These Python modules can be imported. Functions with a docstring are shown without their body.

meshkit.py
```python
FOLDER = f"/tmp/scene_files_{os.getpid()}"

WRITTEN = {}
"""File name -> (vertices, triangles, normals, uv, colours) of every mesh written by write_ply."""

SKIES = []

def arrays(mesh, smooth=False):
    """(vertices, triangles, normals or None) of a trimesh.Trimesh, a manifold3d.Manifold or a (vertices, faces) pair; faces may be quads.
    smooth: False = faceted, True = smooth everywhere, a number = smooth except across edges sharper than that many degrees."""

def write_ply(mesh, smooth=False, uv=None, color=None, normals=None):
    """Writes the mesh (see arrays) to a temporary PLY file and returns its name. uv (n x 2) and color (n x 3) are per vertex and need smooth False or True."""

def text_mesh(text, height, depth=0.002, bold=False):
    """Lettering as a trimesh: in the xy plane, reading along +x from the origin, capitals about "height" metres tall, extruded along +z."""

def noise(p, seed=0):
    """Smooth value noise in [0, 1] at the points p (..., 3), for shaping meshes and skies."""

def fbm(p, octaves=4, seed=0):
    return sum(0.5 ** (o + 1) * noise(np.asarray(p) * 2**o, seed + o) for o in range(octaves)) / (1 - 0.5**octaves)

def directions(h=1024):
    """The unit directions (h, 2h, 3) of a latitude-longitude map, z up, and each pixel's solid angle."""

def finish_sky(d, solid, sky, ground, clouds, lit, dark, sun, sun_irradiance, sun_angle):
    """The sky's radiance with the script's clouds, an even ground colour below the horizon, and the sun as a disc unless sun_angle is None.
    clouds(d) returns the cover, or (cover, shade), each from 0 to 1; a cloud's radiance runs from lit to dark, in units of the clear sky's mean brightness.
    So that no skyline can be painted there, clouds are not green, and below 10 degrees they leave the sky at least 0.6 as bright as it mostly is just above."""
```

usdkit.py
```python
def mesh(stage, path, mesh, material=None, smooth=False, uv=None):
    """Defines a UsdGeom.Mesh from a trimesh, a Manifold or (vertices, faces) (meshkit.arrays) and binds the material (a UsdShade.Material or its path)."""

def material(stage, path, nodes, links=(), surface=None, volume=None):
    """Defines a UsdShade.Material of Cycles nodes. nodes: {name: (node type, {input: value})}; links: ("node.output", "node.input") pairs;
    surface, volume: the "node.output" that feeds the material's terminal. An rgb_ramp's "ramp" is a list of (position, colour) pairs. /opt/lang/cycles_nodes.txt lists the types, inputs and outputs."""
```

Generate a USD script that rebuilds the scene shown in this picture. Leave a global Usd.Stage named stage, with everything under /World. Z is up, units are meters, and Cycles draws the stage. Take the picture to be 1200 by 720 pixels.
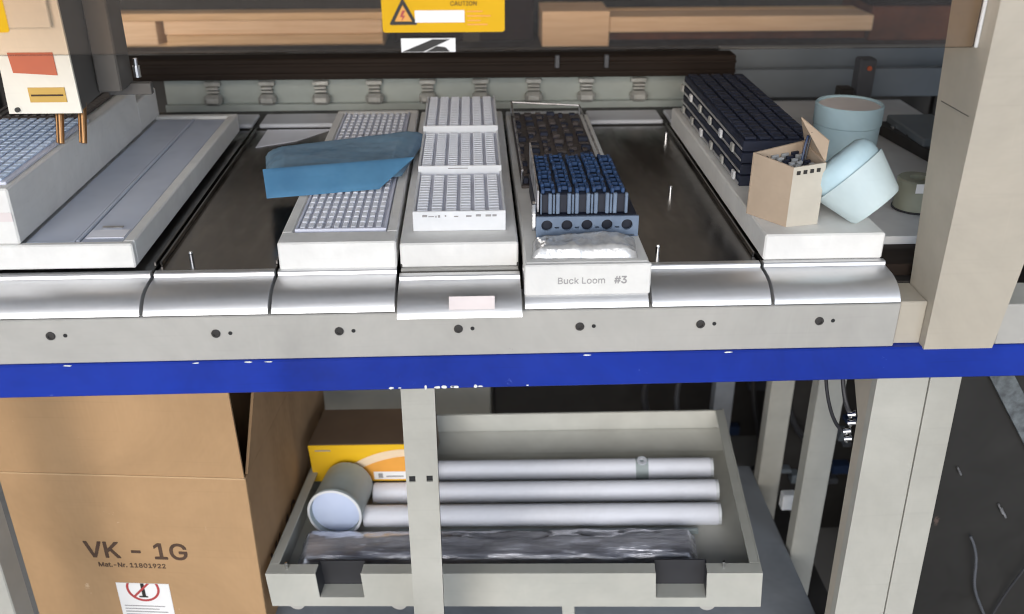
import math
import sys
import numpy as np
import trimesh
import shapely.geometry as sg
from shapely.ops import unary_union
import usdkit
import meshkit
from pxr import Usd, UsdGeom, UsdLux, UsdShade, Gf, Sdf

stage = Usd.Stage.CreateInMemory()
UsdGeom.SetStageUpAxis(stage, UsdGeom.Tokens.z)
UsdGeom.SetStageMetersPerUnit(stage, 1.0)
UsdGeom.Xform.Define(stage, '/World')
UsdGeom.Scope.Define(stage, '/World/Looks')
rng = np.random.default_rng(7)

# ------------------------------------------------------------------ camera, sky, sun, exposure
cam = UsdGeom.Camera.Define(stage, '/World/Camera')
cam.CreateHorizontalApertureAttr(36.0)
cam.CreateVerticalApertureAttr(21.6)
cam.CreateFocalLengthAttr(36.0 * 1114.0 / 1200.0)
cam.CreateClippingRangeAttr(Gf.Vec2f(0.05, 100))
cam.CreateExposureAttr(0.84)
cam.CreateFStopAttr(4.0)
cam.CreateFocusDistanceAttr(1.25)
xc = UsdGeom.Xformable(cam)
xc.AddTranslateOp().Set(Gf.Vec3d(0, 0, 1.37))
xc.AddRotateZOp().Set(-2.4)
xc.AddRotateXOp().Set(90 - 26.57)

SUN = np.array([-0.22, -1.0, 0.37]); SUN /= np.linalg.norm(SUN)
usdkit.material(stage, '/World/Looks/sky_look', {
    's': ('sky_texture', {'sky_type': 'single_scattering', 'sun_disc': False, 'sun_elevation': float(math.asin(SUN[2])),
                          'sun_rotation': float(math.atan2(SUN[0], SUN[1])), 'aerosol_density': 1.0}),
    'g': ('texture_coordinate', {}), 'mp': ('mapping', {'scale': (1, 1, 2.5)}),
    'n': ('noise_texture', {'scale': 2.2, 'detail': 6, 'roughness': 0.55}),
    'cr': ('rgb_ramp', {'ramp': [(0.3, (0.55, 0.55, 0.55)), (0.62, (0.92, 0.92, 0.92))]}),
    'm': ('mix_color', {'b': (9.0, 10.2, 12.0), 'use_clamp': False, 'use_clamp_result': False}),
    'b': ('background_shader', {'strength': 0.15})},
    [('g.generated', 'mp.vector'), ('mp.vector', 'n.vector'), ('n.fac', 'cr.fac'), ('cr.color', 'm.fac'), ('s.color', 'm.a'), ('m.result', 'b.color')], surface='b.background')
dome = UsdLux.DomeLight.Define(stage, '/World/sky')
UsdShade.MaterialBindingAPI.Apply(dome.GetPrim()).Bind(UsdShade.Material.Get(stage, '/World/Looks/sky_look'))
dome.GetPrim().SetCustomDataByKey('kind', 'structure')
sun = UsdLux.DistantLight.Define(stage, '/World/sun')
sun.CreateIntensityAttr(0.24); sun.CreateAngleAttr(38.0); sun.CreateNormalizeAttr(True)
sun.CreateColorAttr(Gf.Vec3f(1.0, 0.95, 0.88))
zz = SUN; xx = np.cross([0, 0, 1], zz); xx /= np.linalg.norm(xx); yy = np.cross(zz, xx)
UsdGeom.Xformable(sun).AddTransformOp().Set(Gf.Matrix4d(*xx, 0, *yy, 0, *zz, 0, 0, 0, 3, 1))

# ------------------------------------------------------------------ materials
def srgb(r, g, b):
    f = lambda c: (c / 255 / 12.92) if c <= 10 else ((c / 255 + 0.055) / 1.055) ** 2.4
    return (f(r), f(g), f(b))

LOOKS = {}
def mat(name, c1, c2=None, rough=0.5, rough2=None, metal=0.0, scale=8.0, stretch=(1, 1, 1), bump=0.0, bscale=60.0, detail=5, spots=None, spot_scale=40, spot_lo=0.68, trans=0.0, sss=0.0, coat=0.0, spec=None, wear=0.0, flutes=0.0):
    """Procedural paint, plastic, board or metal: two tones mixed by noise, uneven gloss, fine relief and optional specks of wear."""
    c2 = c2 or tuple(0.82 * x for x in c1)
    p = {'metallic': metal, 'roughness': rough}
    if trans: p['transmission_weight'] = trans
    if sss: p.update(subsurface_weight=sss, subsurface_radius=(1, 1, 1), subsurface_scale=0.01)
    if coat: p['coat_weight'] = coat
    if spec is not None: p['specular_ior_level'] = spec
    N = {'g': ('texture_coordinate', {}), 'mp': ('mapping', {'scale': stretch}),
         'n': ('noise_texture', {'scale': scale, 'detail': detail, 'roughness': 0.6}),
         'r': ('rgb_ramp', {'ramp': [(0.3, c2), (0.7, c1)]}),
         'n2': ('noise_texture', {'scale': scale * 3.1, 'detail': 4}),
         'mr': ('map_range', {'from_min': 0.3, 'from_max': 0.7, 'to_min': rough, 'to_max': rough if rough2 is None else rough2}),
         'p': ('principled_bsdf', p)}
    L = [('g.object', 'mp.vector'), ('mp.vector', 'n.vector'), ('mp.vector', 'n2.vector'), ('n.fac', 'r.fac'), ('n2.fac', 'mr.value'), ('mr.result', 'p.roughness')]
    base = 'r.color'
    if wear:
        # broad grime, and fine scratches running both ways
        N['w1'] = ('noise_texture', {'scale': 3.4, 'detail': 8, 'roughness': 0.72, 'distortion': 0.6})
        N['w1r'] = ('rgb_ramp', {'ramp': [(0.36, (1 - wear,) * 3), (0.60, (1, 1, 1))]})
        N['wm'] = ('mapping', {'scale': (6, 60, 240)}); N['wn'] = ('noise_texture', {'scale': 1.0, 'detail': 3})
        N['wr'] = ('rgb_ramp', {'ramp': [(0.60, (1, 1, 1)), (0.74, (1 - 0.3 * wear,) * 3)]})
        N['wm2'] = ('mapping', {'scale': (230, 60, 9)}); N['wn2'] = ('noise_texture', {'scale': 1.0, 'detail': 3})
        N['wr2'] = ('rgb_ramp', {'ramp': [(0.66, (1, 1, 1)), (0.78, (1 + 0.22 * wear,) * 3)]})
        for k in 'abc': N['wx' + k] = ('mix', {'mix_type': 'multiply', 'fac': 1.0})
        L += [('g.object', 'w1.vector'), ('w1.fac', 'w1r.fac'), ('g.object', 'wm.vector'), ('wm.vector', 'wn.vector'), ('wn.fac', 'wr.fac'),
              ('g.object', 'wm2.vector'), ('wm2.vector', 'wn2.vector'), ('wn2.fac', 'wr2.fac'),
              ('r.color', 'wxa.color1'), ('w1r.color', 'wxa.color2'), ('wxa.color', 'wxb.color1'), ('wr.color', 'wxb.color2'), ('wxb.color', 'wxc.color1'), ('wr2.color', 'wxc.color2')]
        base = 'wxc.color'
    if spots:
        N['n3'] = ('noise_texture', {'scale': spot_scale, 'detail': 6, 'roughness': 0.7})
        N['sr'] = ('rgb_ramp', {'ramp': [(spot_lo, (0, 0, 0)), (spot_lo + 0.04, (1, 1, 1))]})
        N['mx'] = ('mix_color', {'b': spots})
        L += [('g.object', 'n3.vector'), ('n3.fac', 'sr.fac'), ('sr.color', 'mx.fac'), (base, 'mx.a'), ('mx.result', 'p.base_color')]
    else:
        L.append((base, 'p.base_color'))
    if flutes:
        N['fw'] = ('wave_texture', {'scale': 45.0, 'distortion': 1.5, 'detail': 2}); N['fb'] = ('bump', {'strength': flutes, 'distance': 0.003})
        N['fn'] = ('noise_texture', {'scale': 7, 'detail': 4}); N['fb2'] = ('bump', {'strength': 0.35, 'distance': 0.02})
        L += [('g.object', 'fw.vector'), ('fw.fac', 'fb.height'), ('g.object', 'fn.vector'), ('fn.fac', 'fb2.height'), ('fb.normal', 'fb2.normal'), ('fb2.normal', 'p.normal')]
    elif bump:
        N['n4'] = ('noise_texture', {'scale': bscale, 'detail': 4})
        N['bm'] = ('bump', {'strength': bump, 'distance': 0.004})
        L += [('mp.vector', 'n4.vector'), ('n4.fac', 'bm.height'), ('bm.normal', 'p.normal')]
    LOOKS[name] = usdkit.material(stage, '/World/Looks/' + name, N, L, surface='p.BSDF')
    return LOOKS[name]

mat('grey_paint', (0.43, 0.415, 0.385), (0.37, 0.36, 0.335), 0.45, 0.6, bump=0.04, bscale=220, spots=(0.22, 0.21, 0.19), spot_scale=30, spot_lo=0.72, wear=0.14)
mat('beige_paint', (0.47, 0.42, 0.345), (0.41, 0.37, 0.305), 0.5, 0.65, bump=0.04, bscale=220, spots=(0.30, 0.26, 0.2), spot_scale=18, spot_lo=0.74, wear=0.14)
mat('post_paint', (0.44, 0.43, 0.385), (0.37, 0.36, 0.32), 0.5, 0.65, bump=0.04, bscale=220, spots=(0.25, 0.23, 0.2), spot_scale=25, spot_lo=0.74, wear=0.13)
mat('drawer_paint', (0.47, 0.46, 0.41), (0.40, 0.40, 0.36), 0.5, 0.62, bump=0.03, bscale=220, spots=(0.2, 0.19, 0.17), spot_scale=25, spot_lo=0.72, wear=0.13)
mat('drawer_inside', (0.62, 0.61, 0.55), (0.55, 0.54, 0.485), 0.5, 0.6, scale=6, wear=0.14)
mat('green_grey_paint', (0.42, 0.46, 0.43), (0.35, 0.39, 0.37), 0.5, 0.6, bump=0.03, wear=0.14)
mat('blue_paint', (0.006, 0.034, 0.34), (0.005, 0.026, 0.28), 0.4, 0.55, scale=5, bump=0.03, bscale=200, spots=(0.06, 0.10, 0.40), spot_scale=30, spot_lo=0.67, spec=0.3, wear=0.3)
mat('chipped_paint', (0.75, 0.75, 0.74), None, 0.7)
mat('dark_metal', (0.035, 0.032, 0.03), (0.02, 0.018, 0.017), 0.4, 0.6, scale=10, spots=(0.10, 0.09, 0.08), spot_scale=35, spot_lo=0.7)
mat('brown_beam', (0.026, 0.018, 0.014), (0.014, 0.010, 0.008), 0.5, 0.65, scale=12, stretch=(0.2, 1, 1), spec=0.12)
mat('black_hole', (0.012, 0.012, 0.013), None, 0.7)
mat('aluminium', (0.84, 0.84, 0.85), (0.74, 0.74, 0.75), 0.40, 0.50, metal=1.0, scale=14, stretch=(0.08, 1, 1), bump=0.03, bscale=160, wear=0.1)
mat('bright_steel', (0.72, 0.72, 0.74), (0.55, 0.55, 0.57), 0.22, 0.4, metal=1.0, scale=16)
mat('plate_steel', (0.27, 0.26, 0.25), (0.19, 0.18, 0.175), 0.16, 0.28, metal=1.0, scale=7, stretch=(1, 0.25, 1), bump=0.02, bscale=90, spots=(0.30, 0.29, 0.28), spot_scale=55, spot_lo=0.73, wear=0.25)
mat('clip_metal', (0.50, 0.50, 0.47), (0.34, 0.34, 0.32), 0.35, 0.5, metal=0.3, scale=60)
mat('bar_grey', (0.62, 0.63, 0.67), (0.52, 0.53, 0.57), 0.3, 0.45, scale=9, stretch=(0.2, 1, 1))
mat('chrome', (0.85, 0.85, 0.86), None, 0.12, 0.2, metal=1.0)
mat('white_foam', (0.78, 0.77, 0.74), (0.70, 0.69, 0.67), 0.6, 0.75, scale=9, bump=0.06, bscale=140, spots=(0.58, 0.56, 0.52), spot_scale=22, spot_lo=0.72, wear=0.16)
mat('white_plastic', (0.74, 0.75, 0.76), (0.66, 0.67, 0.69), 0.32, 0.5, scale=10, bump=0.03, wear=0.12)
mat('tray_cells', (0.84, 0.86, 0.92), (0.77, 0.79, 0.86), 0.35, 0.5, scale=22)
mat('tray_pockets', (0.66, 0.68, 0.78), (0.58, 0.60, 0.70), 0.5, 0.6, scale=20)
mat('insert_blue', (0.53, 0.57, 0.66), (0.46, 0.50, 0.60), 0.3, 0.42, scale=7)
mat('gloss_label', (0.86, 0.87, 0.95), None, 0.15)
mat('blue_white_cells', (0.62, 0.72, 0.88), (0.50, 0.61, 0.78), 0.35, 0.5, scale=22)
mat('tube_plastic', (0.88, 0.88, 0.93), (0.80, 0.81, 0.87), 0.5, 0.62, scale=7, stretch=(0.3, 1, 1), wear=0.12)
mat('cell_blue', (0.026, 0.068, 0.17), (0.015, 0.040, 0.105), 0.4, 0.55, scale=40)
mat('pale_blue_grey', (0.16, 0.21, 0.29), (0.11, 0.15, 0.22), 0.4, 0.55, scale=40)
mat('navy_dark', (0.008, 0.012, 0.028), (0.005, 0.007, 0.016), 0.5)
mat('black_tray', (0.014, 0.019, 0.042), (0.009, 0.012, 0.025), 0.5, 0.65, scale=30)
mat('foil_blue', (0.10, 0.26, 0.43), (0.07, 0.19, 0.34), 0.22, 0.4, scale=9, bump=0.12, bscale=35, wear=0.15)
mat('foil_top', (0.14, 0.25, 0.35), (0.10, 0.195, 0.29), 0.20, 0.38, scale=11, bump=0.12, bscale=30, wear=0.14)
mat('clear_film', (0.62, 0.61, 0.60), (0.42, 0.42, 0.42), 0.12, 0.3, scale=30, metal=0.35, bump=0.35, bscale=70)
mat('dark_wrap', (0.74, 0.73, 0.78), (0.34, 0.34, 0.38), 0.14, 0.32, metal=0.55, scale=10, stretch=(0.6, 5, 5), bump=0.35, bscale=40, coat=0.6)
mat('core_blue', (0.50, 0.665, 0.73), (0.43, 0.60, 0.675), 0.45, 0.6, scale=9, wear=0.12)
mat('core_inside', (0.80, 0.74, 0.72), (0.72, 0.66, 0.64), 0.6)
mat('core_pale', (0.56, 0.66, 0.67), (0.50, 0.60, 0.62), 0.45, 0.6, scale=12, wear=0.12)
mat('core_grey', (0.40, 0.45, 0.44), (0.34, 0.39, 0.39), 0.45, 0.6, scale=12, wear=0.15)
mat('cup_face', (0.55, 0.62, 0.78), (0.47, 0.54, 0.72), 0.5, 0.6, scale=10)
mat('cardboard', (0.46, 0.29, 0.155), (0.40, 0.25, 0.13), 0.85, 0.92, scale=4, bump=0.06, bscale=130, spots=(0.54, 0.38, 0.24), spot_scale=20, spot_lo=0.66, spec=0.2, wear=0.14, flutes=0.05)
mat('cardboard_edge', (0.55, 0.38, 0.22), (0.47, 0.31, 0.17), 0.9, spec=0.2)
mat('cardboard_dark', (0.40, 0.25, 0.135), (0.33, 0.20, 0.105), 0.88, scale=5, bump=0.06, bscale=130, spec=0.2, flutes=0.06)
mat('pale_card', (0.50, 0.39, 0.29), (0.44, 0.34, 0.25), 0.85, scale=12, bump=0.05, wear=0.15)
mat('pale_card_front', (0.55, 0.51, 0.43), (0.49, 0.45, 0.38), 0.85, scale=12, wear=0.15)
mat('ink_brown', (0.055, 0.03, 0.018), (0.09, 0.05, 0.03), 0.85, scale=90)
mat('ink_black', (0.02, 0.018, 0.016), None, 0.6)
mat('ink_grey', (0.32, 0.31, 0.31), None, 0.7)
mat('ink_red', (0.45, 0.06, 0.06), None, 0.6)
mat('label_white', (0.80, 0.79, 0.78), (0.74, 0.73, 0.72), 0.5)
mat('label_pink', (0.74, 0.66, 0.65), None, 0.5)
mat('label_yellow', (0.70, 0.40, 0.008), (0.64, 0.36, 0.006), 0.5, 0.6, spec=0.15)
mat('label_amber', (0.80, 0.36, 0.06), None, 0.45)
mat('label_orange', (0.55, 0.13, 0.055), (0.48, 0.11, 0.05), 0.45)
mat('gold', (0.62, 0.40, 0.09), (0.5, 0.30, 0.06), 0.3, 0.4)
mat('box_yellow', (0.78, 0.47, 0.015), (0.72, 0.42, 0.012), 0.35, 0.45)
mat('box_swoosh', (0.85, 0.66, 0.45), None, 0.35)
mat('box_brown', (0.15, 0.10, 0.065), (0.11, 0.07, 0.045), 0.5)
mat('head_white', (0.82, 0.79, 0.70), (0.78, 0.74, 0.64), 0.4, wear=0.1)
mat('head_grey', (0.10, 0.095, 0.09), (0.07, 0.066, 0.06), 0.5)
mat('brass', (0.52, 0.30, 0.14), (0.38, 0.2, 0.09), 0.3, 0.4, metal=1.0)
mat('copper_brown', (0.085, 0.068, 0.062), (0.058, 0.047, 0.044), 0.4, 0.6, scale=60)
mat('tape_grey', (0.42, 0.44, 0.46), (0.32, 0.34, 0.36), 0.4, 0.5, scale=40)
mat('tape_green', (0.33, 0.34, 0.27), (0.25, 0.26, 0.2), 0.35, 0.5, scale=15)
mat('wood', (0.86, 0.68, 0.46), (0.66, 0.47, 0.28), 0.75, scale=10, stretch=(0.6, 6, 14), bump=0.1, bscale=30, detail=7)
mat('wood_pale', (0.94, 0.78, 0.60), (0.80, 0.61, 0.43), 0.75, scale=9, stretch=(0.6, 6, 14), bump=0.1, bscale=30, detail=7)
mat('rust', (0.16, 0.055, 0.03), (0.07, 0.03, 0.02), 0.8, scale=14)
mat('purple_brown', (0.022, 0.012, 0.014), (0.012, 0.007, 0.009), 0.8, scale=12, spec=0.1)
mat('floor_concrete', (0.32, 0.31, 0.30), (0.24, 0.235, 0.225), 0.8, scale=2.5, bump=0.1, bscale=40)
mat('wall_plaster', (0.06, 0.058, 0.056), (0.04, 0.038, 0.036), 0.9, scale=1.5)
mat('side_plaster', (0.34, 0.34, 0.34), (0.28, 0.28, 0.28), 0.9, scale=1.5)
mat('shed_roof', (0.40, 0.41, 0.43), (0.34, 0.35, 0.37), 0.8, scale=3)
mat('shelf_grey', (0.27, 0.29, 0.32), (0.22, 0.24, 0.27), 0.5, 0.62, scale=5, wear=0.25)
mat('blue_grey_panel', (0.20, 0.23, 0.26), (0.14, 0.165, 0.19), 0.5, scale=4)
mat('black_panel', (0.020, 0.019, 0.017), (0.012, 0.011, 0.010), 0.45, 0.65, scale=5, spots=(0.09, 0.06, 0.05), spot_scale=9, spot_lo=0.66, wear=0.3)
mat('speckle_strip', (0.14, 0.16, 0.17), (0.05, 0.055, 0.06), 0.6, scale=80)
mat('rubber', (0.02, 0.02, 0.022), (0.03, 0.03, 0.035), 0.5)
mat('cable_grey', (0.09, 0.095, 0.11), (0.06, 0.065, 0.075), 0.5)
mat('cable_blue', (0.02, 0.04, 0.10), None, 0.45)
mat('green_led', (0.35, 0.55, 0.5), None, 0.2)
# smoked acrylic: lets light straight through, tinted, with a fresnel gloss
LOOKS['smoked_acrylic'] = usdkit.material(stage, '/World/Looks/smoked_acrylic', {
    't': ('transparent_bsdf', {'color': (0.96, 0.88, 0.80)}), 'g': ('glossy_bsdf', {'roughness': 0.03, 'color': (1, 1, 1)}),
    'f': ('fresnel', {'IOR': 1.35}), 'm': ('mix_closure', {})},
    [('f.fac', 'm.fac'), ('t.BSDF', 'm.closure1'), ('g.BSDF', 'm.closure2')], surface='m.closure')

# ------------------------------------------------------------------ mesh helpers
def hull(pts):
    return trimesh.convex.convex_hull(np.asarray(pts, float))

def box(x0, x1, y0, y1, z0, z1, c=0.0015):
    """A box with chamfered edges."""
    x0, x1 = sorted((x0, x1)); y0, y1 = sorted((y0, y1)); z0, z1 = sorted((z0, z1))
    c = min(c, 0.3 * min(x1 - x0, y1 - y0, z1 - z0))
    if c <= 0.0002:
        m = trimesh.creation.box((x1 - x0, y1 - y0, z1 - z0)); m.apply_translation(((x0 + x1) / 2, (y0 + y1) / 2, (z0 + z1) / 2)); return m
    P = []
    for X, sx in ((x0, 1), (x1, -1)):
        for Y, sy in ((y0, 1), (y1, -1)):
            for Z, sz in ((z0, 1), (z1, -1)):
                P += [(X + sx * c, Y + sy * c, Z), (X + sx * c, Y, Z + sz * c), (X, Y + sy * c, Z + sz * c)]
    return hull(P)

def tube(a, b, r, r2=None, n=20):
    a, b = np.asarray(a, float), np.asarray(b, float)
    d = b - a; L = np.linalg.norm(d); d /= L
    u = np.cross(d, [0, 0, 1] if abs(d[2]) < 0.9 else [1, 0, 0]); u /= np.linalg.norm(u); w = np.cross(d, u)
    t = np.linspace(0, 2 * np.pi, n, endpoint=False)
    ring = np.outer(np.cos(t), u) + np.outer(np.sin(t), w)
    return hull(np.vstack([a + ring * r, b + ring * (r if r2 is None else r2)]))

def lathe(profile, axis_a, axis_d, n=36):
    """profile: (radius, distance along axis) outline, closed or open at r = 0; turned around the axis."""
    m = trimesh.creation.revolve(np.asarray(profile, float), sections=n)
    d = np.asarray(axis_d, float); d /= np.linalg.norm(d)
    m.apply_transform(trimesh.geometry.align_vectors([0, 0, 1], d)); m.apply_translation(axis_a)
    return m

def pipe(pts, r, n=8, sub=6):
    """A bent cable through points."""
    pts = np.asarray(pts, float)
    from scipy.interpolate import CubicSpline
    s = CubicSpline(np.arange(len(pts)), pts); q = s(np.linspace(0, len(pts) - 1, sub * (len(pts) - 1) + 1))
    return cat([tube(q[i], q[i + 1], r, n=n) for i in range(len(q) - 1)])

def cat(ms):
    return trimesh.util.concatenate(list(ms))

def plate_xz(poly, y0, y1):
    """A shapely outline in x, z pushed from y0 to y1."""
    m = cat([trimesh.creation.extrude_polygon(g, y1 - y0, engine='earcut') for g in getattr(poly, 'geoms', [poly]) if g.area > 0])
    v = m.vertices; m.vertices = np.c_[v[:, 0], y1 - v[:, 2], v[:, 1]]
    return m

def prism_x(poly_yz, x0, x1):
    m = trimesh.creation.extrude_polygon(sg.Polygon(poly_yz), x1 - x0, engine='earcut')
    v = m.vertices; m.vertices = np.c_[v[:, 2] + x0, v[:, 0], v[:, 1]]
    return m

def words(text, height, x, y, z, bold=False, wide=1.0, centre=False, depth=0.0006):
    """Lettering that stands on a face looking to -y, its baseline starting at x, y, z."""
    m = meshkit.text_mesh(text, height, depth, bold)
    v = m.vertices.copy(); w = v[:, 0].max() * wide
    m.vertices = np.c_[v[:, 0] * wide + x - (w / 2 if centre else 0), y - v[:, 2], v[:, 1] + z]
    return m

def wrinkled(corners, nx, ny, thick, amp, freq, seed, sag=0.0):
    """A soft closed sheet between four corners (front left, front right, back right, back left)."""
    a, b, c, d = [np.asarray(p, float) for p in corners]
    u, w = np.meshgrid(np.linspace(0, 1, nx), np.linspace(0, 1, ny))
    u, w = u[..., None], w[..., None]
    P = (1 - w) * ((1 - u) * a + u * b) + w * ((1 - u) * d + u * c)
    edge = np.minimum(np.minimum(u, 1 - u), np.minimum(w, 1 - w))
    puff = np.clip(edge / 0.12, 0, 1) ** 0.5
    k = meshkit.fbm(np.concatenate([P[..., :1] * freq[0], P[..., 1:2] * freq[1], 0 * P[..., :1]], -1), 4, seed)[..., None] - 0.5
    up = P + np.array([0, 0, 1]) * (thick * puff + amp * k * np.clip(edge / 0.05, 0.3, 1))
    lo = P + np.array([0, 0, 1]) * (amp * k * 0.3 - 0.0005)
    lo = np.minimum(lo, up - 0.0004)
    V = np.vstack([up.reshape(-1, 3), lo.reshape(-1, 3)]); n = nx * ny; F = []
    I = lambda i, j: j * nx + i
    for j in range(ny - 1):
        for i in range(nx - 1):
            q = (I(i, j), I(i + 1, j), I(i + 1, j + 1), I(i, j + 1))
            F += [(q[0], q[1], q[2]), (q[0], q[2], q[3]), (n + q[2], n + q[1], n + q[0]), (n + q[3], n + q[2], n + q[0])]
    rim = [I(i, 0) for i in range(nx)] + [I(nx - 1, j) for j in range(1, ny)] + [I(i, ny - 1) for i in range(nx - 2, -1, -1)] + [I(0, j) for j in range(ny - 2, 0, -1)]
    for p, q in zip(rim, rim[1:] + rim[:1]):
        F += [(p, n + p, n + q), (p, n + q, q)]
    return trimesh.Trimesh(V, F, process=False)

def pose(o, yaw=0.0, roll=0.0):
    """Matrix: a frame at o turned clockwise by yaw (seen from above) and tipped sideways by roll (radians)."""
    R = np.array([[math.cos(yaw), math.sin(yaw), 0], [-math.sin(yaw), math.cos(yaw), 0], [0, 0, 1]])
    Q = np.array([[math.cos(roll), 0, math.sin(roll)], [0, 1, 0], [-math.sin(roll), 0, math.cos(roll)]])
    M = np.eye(4); M[:3, :3] = R @ Q; M[:3, 3] = o
    return M

# ------------------------------------------------------------------ scene-graph helpers
USED = {}
def numbered(parent, name):
    k = (parent, name); i = USED.get(k, -1) + 1; USED[k] = i
    return f'{parent}/{name}' if i == 0 else f'{parent}/{name}_{i:03d}'

SHIFT = {}
def info(prim, label=None, category=None, group=None, kind=None):
    for k, v in (('label', label), ('category', category), ('group', group), ('kind', kind)):
        if v: prim.SetCustomDataByKey(k, v)
    return prim

def thing(name, label, category, at=(0, 0, 0), M=None, group=None):
    """A thing: an Xform at its base. Parts are then given in the frame of M when there is one, else in world coordinates."""
    path = numbered('/World', name)
    x = UsdGeom.Xform.Define(stage, path)
    if M is not None:
        x.AddTransformOp().Set(Gf.Matrix4d(*[float(v) for v in M.T.ravel()])); SHIFT[path] = np.zeros(3)
    else:
        x.AddTranslateOp().Set(Gf.Vec3d(*[float(v) for v in at])); SHIFT[path] = np.asarray(at, float)
    info(x.GetPrim(), label, category, group)
    return path

def part(parent, name, mesh, look, label=None, smooth=False, kind=None):
    path = numbered(parent, name)
    root = '/World/' + parent.split('/')[2]
    mesh = mesh.copy(); mesh.vertices = mesh.vertices - SHIFT[root]
    m = usdkit.mesh(stage, path, mesh, LOOKS[look], smooth=smooth)
    info(m.GetPrim(), label, kind=kind)
    return path

def setting(name, mesh, look):
    m = usdkit.mesh(stage, numbered('/World', name), mesh, LOOKS[look])
    info(m.GetPrim(), kind='structure')

def dup(path, at, label, group=None, M=None):
    """Another of a thing, with the parts of the first."""
    src = stage.GetPrimAtPath(path)
    name = path.split('/')[-1].rstrip('0123456789').rstrip('_')
    p2 = numbered('/World', name)
    x = UsdGeom.Xform.Define(stage, p2)
    x.GetPrim().GetReferences().AddInternalReference(path); x.GetPrim().SetInstanceable(True)
    xf = UsdGeom.Xformable(x); xf.ClearXformOpOrder()
    op = [o for o in UsdGeom.Xformable(src).GetOrderedXformOps()][0]
    if op.GetOpType() == UsdGeom.XformOp.TypeTransform:
        xf.AddTransformOp().Set(Gf.Matrix4d(*[float(v) for v in M.T.ravel()]))
    else:
        xf.AddTranslateOp().Set(Gf.Vec3d(*[float(v) for v in at]))
    was = src.GetCustomData()
    info(x.GetPrim(), label, was['category'], group or was.get('group'))
    return p2

# ================================================================== setting
setting('floor', box(-6, 6, -8, 4, -0.2, 0, 0), 'floor_concrete')
setting('back_wall', box(-3.5, 3.5, 2.9, 3.1, 0.0, 3.2, 0), 'wall_plaster')
setting('side_wall', box(-3.7, -3.5, -2.7, 3.1, 0.0, 3.2, 0), 'side_plaster')
setting('side_wall', box(3.5, 3.7, -2.7, 3.1, 0.0, 3.2, 0), 'side_plaster')
setting('shed_roof', box(-3.8, 3.8, -2.7, 3.2, 3.2, 3.3, 0), 'shed_roof')

# ================================================================== the machine
SEAMS = [-0.384, -0.238, -0.0925, 0.0545, 0.2035, 0.348, 0.5025]
mc = thing('placement_machine', 'large grey component placement machine with a blue stripe and smoked cover', 'machine', (0, 1.3, 0))
# front rail with screw heads and dowel holes
rail = part(mc, 'front_rail', box(-1.05, 0.5015, 0.985, 1.045, 0.814, 0.8715, 0.0012), 'grey_paint')
part(mc, 'front_rail', box(0.626, 1.1, 0.985, 1.045, 0.814, 0.868, 0.0012), 'grey_paint')
for x, z in ((-0.490, 0.851), (-0.302, 0.850), (-0.160, 0.850), (-0.0215, 0.850), (0.121, 0.850), (0.264, 0.850), (0.406, 0.851)):
    m = cat([lathe([(0, 0.0), (0.0052, 0.0), (0.0052, 0.0016), (0.0042, 0.0024), (0.0027, 0.0024), (0.0027, 0.0008), (0, 0.0008)], (x, 0.985, z), (0, -1, 0), 20)])
    part(rail, 'bolt', m, 'dark_metal')
    part(rail, 'dowel_hole', lathe([(0, 0), (0.0024, 0), (0.0024, 0.0006), (0, 0.0006)], (x + 0.0165, 0.985, z), (0, -1, 0), 14), 'black_hole')
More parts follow.
